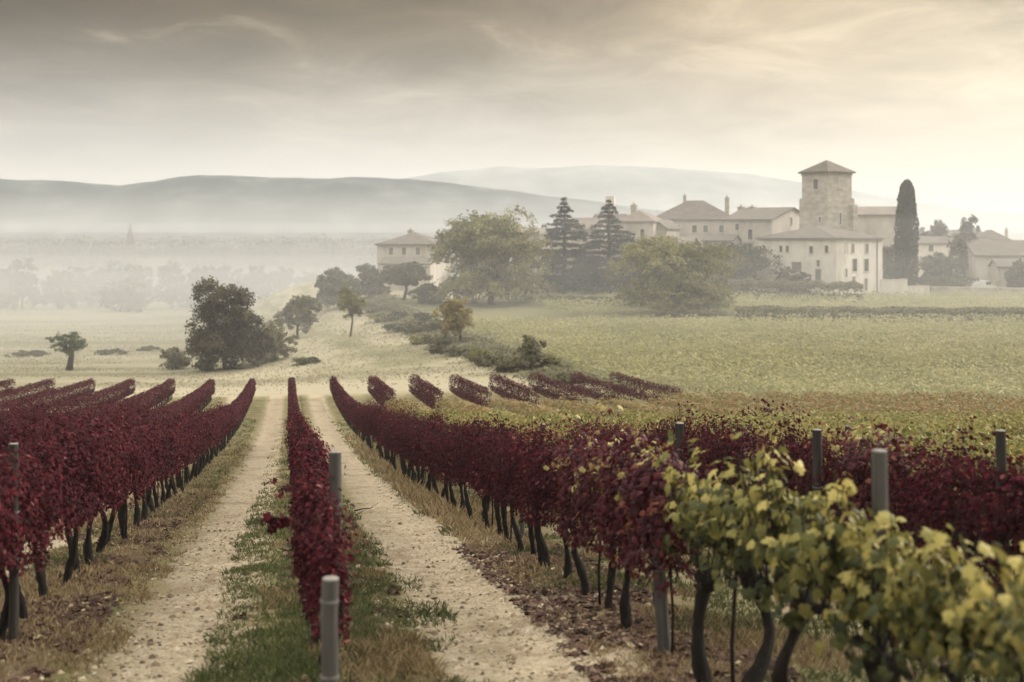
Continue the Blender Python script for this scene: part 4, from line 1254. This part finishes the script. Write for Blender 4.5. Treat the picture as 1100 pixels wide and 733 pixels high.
R3 = house('stone_house', 'hazy pale house behind the shrubs right of the cypress', 1019, 234, 10, 984, 1026, 262, 254, M['render'], 'gable', B=8)
opening(R3, 'front', 1000, 267, .8, 1.1)


def wall_thing(px0, d0, px1, d1, h, label, mat='rubble', t=.4):
    a = np.array(((px0 - CX) / F * d0, d0)); b = np.array(((px1 - CX) / F * d1, d1))
    root = empty('garden_wall', (a[0], a[1], 0))
    n = 10; mb = MB(); cp = MB()
    L = np.linalg.norm(b - a); rz = math.atan2(b[1] - a[1], b[0] - a[0])
    for i in range(n):
        q = a + (b - a) * (i + .5) / n; z = g(*q)
        hh = h * (1 + random.uniform(-.015, .015))
        mb.box(q[0] - a[0], q[1] - a[1], z + hh / 2 - .3, L / n, t, hh + .6, rz)
        cp.box(q[0] - a[0], q[1] - a[1], z + hh + .065, L / n, t + .12, .12, rz)
    mb.build('masonry', M[mat], root); cp.build('coping', M['framew'], root)
    return tag(root, label, 'wall')


wall_thing(946, 188, 974, 190, 2.9, 'tall pale garden wall between the white house and the cypress', 'render')
wall_thing(974, 190, 998, 191, 1.8, 'lower pale garden wall running on past the cypress', 'render')
wall_thing(578, 200, 690, 200, 4.0, 'pale retaining wall behind the trunks of the twin cedars', 'rendero')
wall_thing(1000, 197, 1110, 193, 1.25, 'low pale stone wall in front of the barn and van')


R4 = house('stone_house', 'taller hazy house with a brown roof between the bare tree and the barn', 1066, 222, 14, 1024, 1074, 266, 257, M['rendero'], 'gable', B=8)
opening(R4, 'front', 1044, 274, .7, 1.2); opening(R4, 'front', 1056, 274, .7, 1.2)
R5 = house('stone_house', 'faint house with low roof on the skyline beside the pointed tree', 1056, 252, 10, 1018, 1062, 254, 247, M['rendero'], 'gable', B=8)
chimney(R5, 1034, 244, .7, 1.8)
R6 = house('shed', 'small brown-roofed shed in front of the barn at the picture edge', 1108, 199, 8, 1072, 1114, 287, 278, M['rubble'], 'gable', B=5)
# white van parked by the barn
def van(px, py, d):
    x = (px - CX) / F * d; z = g(x, d)
    root = empty('parked_van', (x, d, z), math.radians(12))
    prof = [(-2.4, .35), (2.3, .35), (2.4, .9), (2.2, 1.15), (1.55, 1.3), (1.0, 1.95), (.7, 2.05), (-2.3, 2.05), (-2.42, 1.8)]
    n = len(prof); v = [(px_, -.92, pz) for px_, pz in prof] + [(px_, .92, pz) for px_, pz in prof]
    mb = MB(); mb.add(v, [tuple(range(n)), tuple(range(2 * n - 1, n - 1, -1))] + [(i, i + n, (i + 1) % n + n, (i + 1) % n) for i in range(n)])
    mb.build('body', M['white'], root)
    for wx in (-1.5, 1.5):
        for sd in (-1, 1):
            w = MB(); w.tube([(wx, sd * .8, .34), (wx, sd * .96, .34)], .34, 16); tt = w.build('wheel', M['tyre'], root)
    wn = MB(); wn.box(.75, -.925, 1.6, .9, .02, .5); wn.build('side_window', M['glass'], root)
    wn = MB(); wn.add([(1.06, -.8, 1.92), (1.06, .8, 1.92), (1.53, .8, 1.36), (1.53, -.8, 1.36)], [(3, 2, 1, 0)]); wn.build('windscreen', M['glass'], root)
    return tag(root, 'small white van parked in front of the barn', 'van')


van(1054, 306, 201)
# poles near the cedars
for px, pyt, d, lab in ((588, 292, 186, 'thin dark pole left of the twin cedars'), (607, 312, 186, 'short dark stake below the left cedar')):
    x = (px - CX) / F * d; z = g(x, d); h = (HY - pyt) / F * d - z
    mb = MB(); mb.tube([(x, d, z - .3), (x, d, z + h * .6), (x + .03, d, z + h)], [.13, .11, .09], 8)
    tag(mb.build('wooden_pole', M['post'], None, True), lab, 'pole', 'poles below the cedars')
# street lamp on the right skyline
x, d = (1092 - CX) / F * 215, 215; z = g(x, d)

# ------------------------------------------------------------------ the foggy plain, hills
fog_trees = [(25, 281, 44, 385), (6, 288, 36, 392), (62, 290, 44, 390), (96, 284, 50, 402), (120, 279, 46, 405), (150, 280, 46, 395), (184, 283, 50, 390), (215, 286, 40, 388), (242, 286, 40, 400), (272, 284, 44, 396), (300, 290, 46, 400), (330, 292, 44, 405), (128, 298, 60, 372), (-18, 284, 44, 390), (360, 290, 40, 410)]
fl = ['second from the left picture edge', 'at the left picture edge', 'third from the left picture edge', 'fourth in the line', 'fifth in the line', 'under the distant spire', 'straight above the olive bush', 'left above the large dark tree', 'straight above the large dark tree', 'right above the large dark tree', 'above the light green tree', 'left of the domed tree', 'standing lower than its row', 'just cut by the picture edge', 'above the domed tree']
for i, (px, pyt, w, d) in enumerate(fog_trees):
    ptree('misty_tree', f'pale tree dissolving in the valley fog, {fl[i]}', 'tree', px, 0, pyt, w, M['f_mist'], 300 + i, d=d, trunk_frac=.03, leaves=2200, size=.8, nl=14, limbs=3, group='trees in the valley fog')
rng = np.random.default_rng(77)
tp = []
for (d, pa, pb, top) in ((470, -60, 480, 263), (540, -80, 520, 256)):
    for px in np.arange(pa, pb, 7):
        h0 = top + 8 * mnoise.noise(Vector((px * .022, d, 0))) + 3 * mnoise.noise(Vector((px * .11, d, 5))) + rng.normal(0, .5)
        x = (px - CX) / F * d; z = g(x, d); zt = (HY - h0) / F * d
        n = 420; dv = unit(rng.normal(size=(n, 3)))
        C = np.array((x, d, (z + zt) / 2 + 1)) + dv * (5.5, 5.5, (zt - z) / 2) * rng.uniform(.7, 1, (n, 1))
        v, f, L, l = cloud(PENT_T, PENT_F, C, dv + rng.normal(0, .3, (n, 3)), rng.uniform(.9, 1.7, n), rng.uniform(.35, .65, n), rng)
        tp.append((v, f, L, l, 0))
tag(cloud_obj('treeline', tp, [M['f_mist']]), 'far band of woods showing through the fog in the valley', 'woods', kind='stuff')
# church spire
d = 455; x = (140 - CX) / F * d; z = g(x, d)
root = empty('village_church', (x, d, z))
mb = MB(); mb.box(0, 0, 9, 3.4, 3.4, 19); mb.build('tower', M['shutter'], root)
mb = MB(); zt = (HY - 238) / F * d - z
mb.add([(-1.8, -1.8, 19), (1.8, -1.8, 19), (1.8, 1.8, 19), (-1.8, 1.8, 19), (0, 0, zt)], [(0, 1, 4), (1, 2, 4), (2, 3, 4), (3, 0, 4), (3, 2, 1, 0)]); mb.build('spire', M['shutter'], root)
mb = MB(); mb.box(8, 2, 6, 13, 8, 12); mb.add([(1.5, -2.5, 12), (15, -2.5, 12), (15, 6.5, 12), (1.5, 6.5, 12), (1.5, 2, 15.5), (15, 2, 15.5)], [(0, 1, 5, 4), (2, 3, 4, 5), (1, 2, 5), (3, 0, 4), (3, 2, 1, 0)]); mb.build('nave', M['shutter'], root)
tag(root, 'tiny pointed church spire rising from the fog in the far valley', 'church')

M['hill_hazed'] = noisemat('far_hill_haze_tint', [(.3, (.19, .21, .215)), (.5, (.25, .27, .27)), (.7, (.33, .34, .32))], .02, .95, 0, None, (1, 1, 2))  # pale bluish base colour: the far ridge's haze is painted into it
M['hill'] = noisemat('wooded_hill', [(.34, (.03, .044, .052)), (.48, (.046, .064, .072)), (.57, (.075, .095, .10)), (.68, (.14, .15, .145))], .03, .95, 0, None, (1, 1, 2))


def ridge(name, pts, D, front, back, label, amp, mat='hill'):
    px = np.array([p_[0] for p_ in pts], float); py = np.array([p_[1] for p_ in pts], float)
    xs = np.linspace((px[0] - CX) / F * D, (px[-1] - CX) / F * D, 520)
    top = np.interp(xs, (px - CX) / F * D, (HY - py) / F * D)
    fs = np.r_[np.linspace(0, 1, 26), np.linspace(1.05, 2, 12)]
    V = []
    for f in fs:
        y = D - front * (1 - f) if f <= 1 else D + back * (f - 1)
        k = smooth(0, 1, f) ** .9 if f <= 1 else 1 - smooth(1, 2, f)
        for i, x in enumerate(xs):
            nz = (amp * mnoise.fractal(Vector((x * .006, y * .006, D)), .8, 2.2, 6) + amp * .35 * mnoise.fractal(Vector((x * .03, y * .03, D + 9)), .6, 2.2, 5)) * (.35 + .65 * min(1, 4 * k * (1 - k)))
            V.append((x, y, -26 + (top[i] + 26) * k + nz * (k > 0.001)))
    n = len(xs); m = len(fs); a = np.arange((m - 1) * (n - 1)); r, c = a // (n - 1), a % (n - 1); i0 = r * n + c
    q = np.c_[i0, i0 + 1, i0 + n + 1, i0 + n]
    o = _obj(name, bpy.data.meshes.new(name), np.array(V), q.ravel().astype(np.int32), np.full(len(q), 4, np.int32), None, None, M[mat], None, True)
    return tag(o, label, 'hills', kind='structure')


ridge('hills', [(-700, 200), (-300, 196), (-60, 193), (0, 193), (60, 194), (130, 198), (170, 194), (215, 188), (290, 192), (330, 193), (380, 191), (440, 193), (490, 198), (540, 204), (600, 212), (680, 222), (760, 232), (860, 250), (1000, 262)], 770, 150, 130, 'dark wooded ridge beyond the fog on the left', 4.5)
ridge('hills', [(200, 214), (330, 204), (400, 197), (440, 191), (480, 184), (540, 179), (580, 181), (640, 178), (720, 181), (800, 188), (880, 200), (960, 214), (1040, 226), (1120, 232), (1300, 238), (1600, 242)], 1150, 240, 160, 'pale farther ridge fading behind the village', 4.0, 'hill_hazed')

# ------------------------------------------------------------------ air
def volmat(name, dens, col=(.94, .965, 1.0), ani=.3):
    m, nt, out = newmat(name); q = NT(nt)
    v = q.n('ShaderNodeVolumePrincipled'); v.inputs['Density'].default_value = dens; v.inputs['Color'].default_value = (*col, 1); v.inputs['Anisotropy'].default_value = ani
    q.l(v.outputs[0], out.inputs['Volume'])
    m.cycles.homogeneous_volume = True
    return m


HAZE = .00036
mb = MB(); mb.box(0, 720, 22, 3060, 1600, 100)
tag(mb.build('haze', volmat('haze_air', HAZE)), 'thin pale morning haze over the whole valley', 'haze', kind='stuff')
# valley fog: flat layers thinning upward
mb = MB(); mats = []
lay = [(-24.6, -20, .010), (-19.99, -16, .009), (-15.99, -12, .0075), (-11.99, -8, .0048), (-7.99, -4, .0026), (-3.99, 0, .0015), (.01, 4, .0014), (4.01, 8, .0011), (8.01, 12, .0007), (12.01, 17, .0003)]
for i, (a, b, dn) in enumerate(lay):
    mb.box(0, (352 + 612) / 2, (a + b) / 2, 2900, 612 - 352, b - a, mi=len(mats)); mats.append(volmat('fog_layer', dn))
lay = [(-24.6, -14, .0027), (-13.99, -8, .0029), (-7.99, -3, .0022), (-2.99, 2, .0015), (2.01, 8, .0009)]
for i, (a, b, dn) in enumerate(lay):
    mb.box(0, (112 + 350) / 2, (a + b) / 2, 2900, 350 - 112, b - a, mi=len(mats)); mats.append(volmat('mist_layer', dn))
tag(mb.build('fog', mats), 'layered white fog bank lying in the valley', 'fog', kind='stuff')

# ------------------------------------------------------------------ sky and sun
SUN_AZ, SUN_EL = math.radians(62), math.radians(27)       # azimuth from +y towards +x
w = bpy.data.worlds.new('World'); scene.world = w; w.use_nodes = True
nt = w.node_tree; nt.nodes.clear(); q = NT(nt)
out = q.n('ShaderNodeOutputWorld'); bg = q.n('ShaderNodeBackground'); q.l(bg.outputs[0], out.inputs[0])
STR = .1
bg.inputs['Strength'].default_value = STR
sky = q.n('ShaderNodeTexSky', sky_type='NISHITA', sun_disc=False)
sky.sun_elevation = SUN_EL; sky.sun_rotation = SUN_AZ; sky.air_density = 1.0; sky.dust_density = 3.0
tc = q.n('ShaderNodeTexCoord'); sp = q.n('ShaderNodeSeparateXYZ'); q.l(tc.outputs['Generated'], sp.inputs[0])
dx, dy, dz = sp.outputs
ze = q.math('MAXIMUM', dz, 0.0)
den = q.math('ADD', ze, .17)
cb = q.n('ShaderNodeCombineXYZ'); q.l(q.math('DIVIDE', dx, den), cb.inputs[0]); q.l(q.math('DIVIDE', dy, den), cb.inputs[1]); q.l(q.math('MULTIPLY', ze, 1.5), cb.inputs[2])
mp = q.n('ShaderNodeMapping'); mp.inputs['Scale'].default_value = (.8, .8, 1); mp.inputs['Rotation'].default_value = (0, 0, .22); mp.inputs['Location'].default_value = (3.1, 1.7, 0)
q.l(cb.outputs[0], mp.inputs[0])
c1 = q.noise(mp.outputs[0], 3.0, 9, .6, .5)
c2 = q.noise(mp.outputs[0], 1.1, 3, .5)
# sunward factor
sw = q.math('ADD', q.math('MULTIPLY', dx, math.sin(SUN_AZ)), q.math('MULTIPLY', dy, math.cos(SUN_AZ)))
sun_f = q.sstep(sw, .0, .95)
te = q.sstep(ze, .02, .185)
topc = q.ramp(sun_f, [(0, (.040, .024, .008)), (.45, (.15, .112, .066)), (.75, (.40, .315, .205)), (1, (.62, .53, .38))])
horc = q.ramp(sun_f, [(0, (.54, .515, .465)), (.5, (.63, .595, .525)), (1, (.71, .62, .48))])
col = q.mix(te, horc, topc)
amp = q.math('MULTIPLY', te, 3.0)
mod = q.math('ADD', 1.0, q.math('MULTIPLY', q.math('SUBTRACT', q.math('ADD', q.math('MULTIPLY', c1, .6), q.math('MULTIPLY', c2, .4)), .5), amp))
mod = q.math('MAXIMUM', mod, .3)
sm = q.n('ShaderNodeVectorMath', operation='SCALE'); q.l(col, sm.inputs[0]); q.l(mod, sm.inputs['Scale']); col = sm.outputs[0]
col = q.mix(q.math('MULTIPLY', q.math('MULTIPLY', q.sstep(q.math('ADD', q.math('MULTIPLY', c1, .7), q.math('MULTIPLY', c2, .3)), .54, .70), te), .3), col, (.66, .57, .43))
# overhead cloud is thin and bright
col = q.mix(q.sstep(ze, .24, .55), col, (1.50, 1.41, 1.26))
sc_ = q.n('ShaderNodeVectorMath', operation='SCALE'); q.l(col, sc_.inputs[0]); sc_.inputs['Scale'].default_value = 1.0 / STR
fin = q.mix(.98, sky.outputs[0], sc_.outputs[0])
q.l(fin, bg.inputs['Color'])

sl = bpy.data.lights.new('sun', 'SUN'); sl.energy = 2.8; sl.angle = math.radians(9); sl.color = (1.0, .92, .81)
so = bpy.data.objects.new('sun', sl); COL.objects.link(so)
sd = Vector((math.sin(SUN_AZ) * math.cos(SUN_EL), math.cos(SUN_AZ) * math.cos(SUN_EL), math.sin(SUN_EL)))
so.rotation_euler = sd.to_track_quat('Z', 'Y').to_euler(); so.location = sd * 60

# ------------------------------------------------------------------ camera
cam = bpy.data.cameras.new('camera'); co = bpy.data.objects.new('camera', cam); COL.objects.link(co)
cam.sensor_width = 36; cam.lens = 36 * F / 1100; cam.shift_y = -(366.5 - HY) / 1100
co.location = (0, 0, 0); co.rotation_euler = (math.pi / 2, 0, 0)
cam.clip_start = .1; cam.clip_end = 6000
cam.dof.use_dof = True; cam.dof.focus_distance = 24; cam.dof.aperture_fstop = 1.3
scene.camera = co
scene.view_settings.view_transform = 'Standard'; scene.view_settings.look = 'None'; scene.view_settings.gamma = 1
scene.view_settings.exposure = 0.46
scene.render.engine = 'CYCLES'
c = scene.cycles
c.max_bounces = 6; c.diffuse_bounces = 3; c.glossy_bounces = 2; c.transmission_bounces = 3; c.volume_bounces = 3; c.transparent_max_bounces = 8
c.use_denoising = True
c.use_adaptive_sampling = True
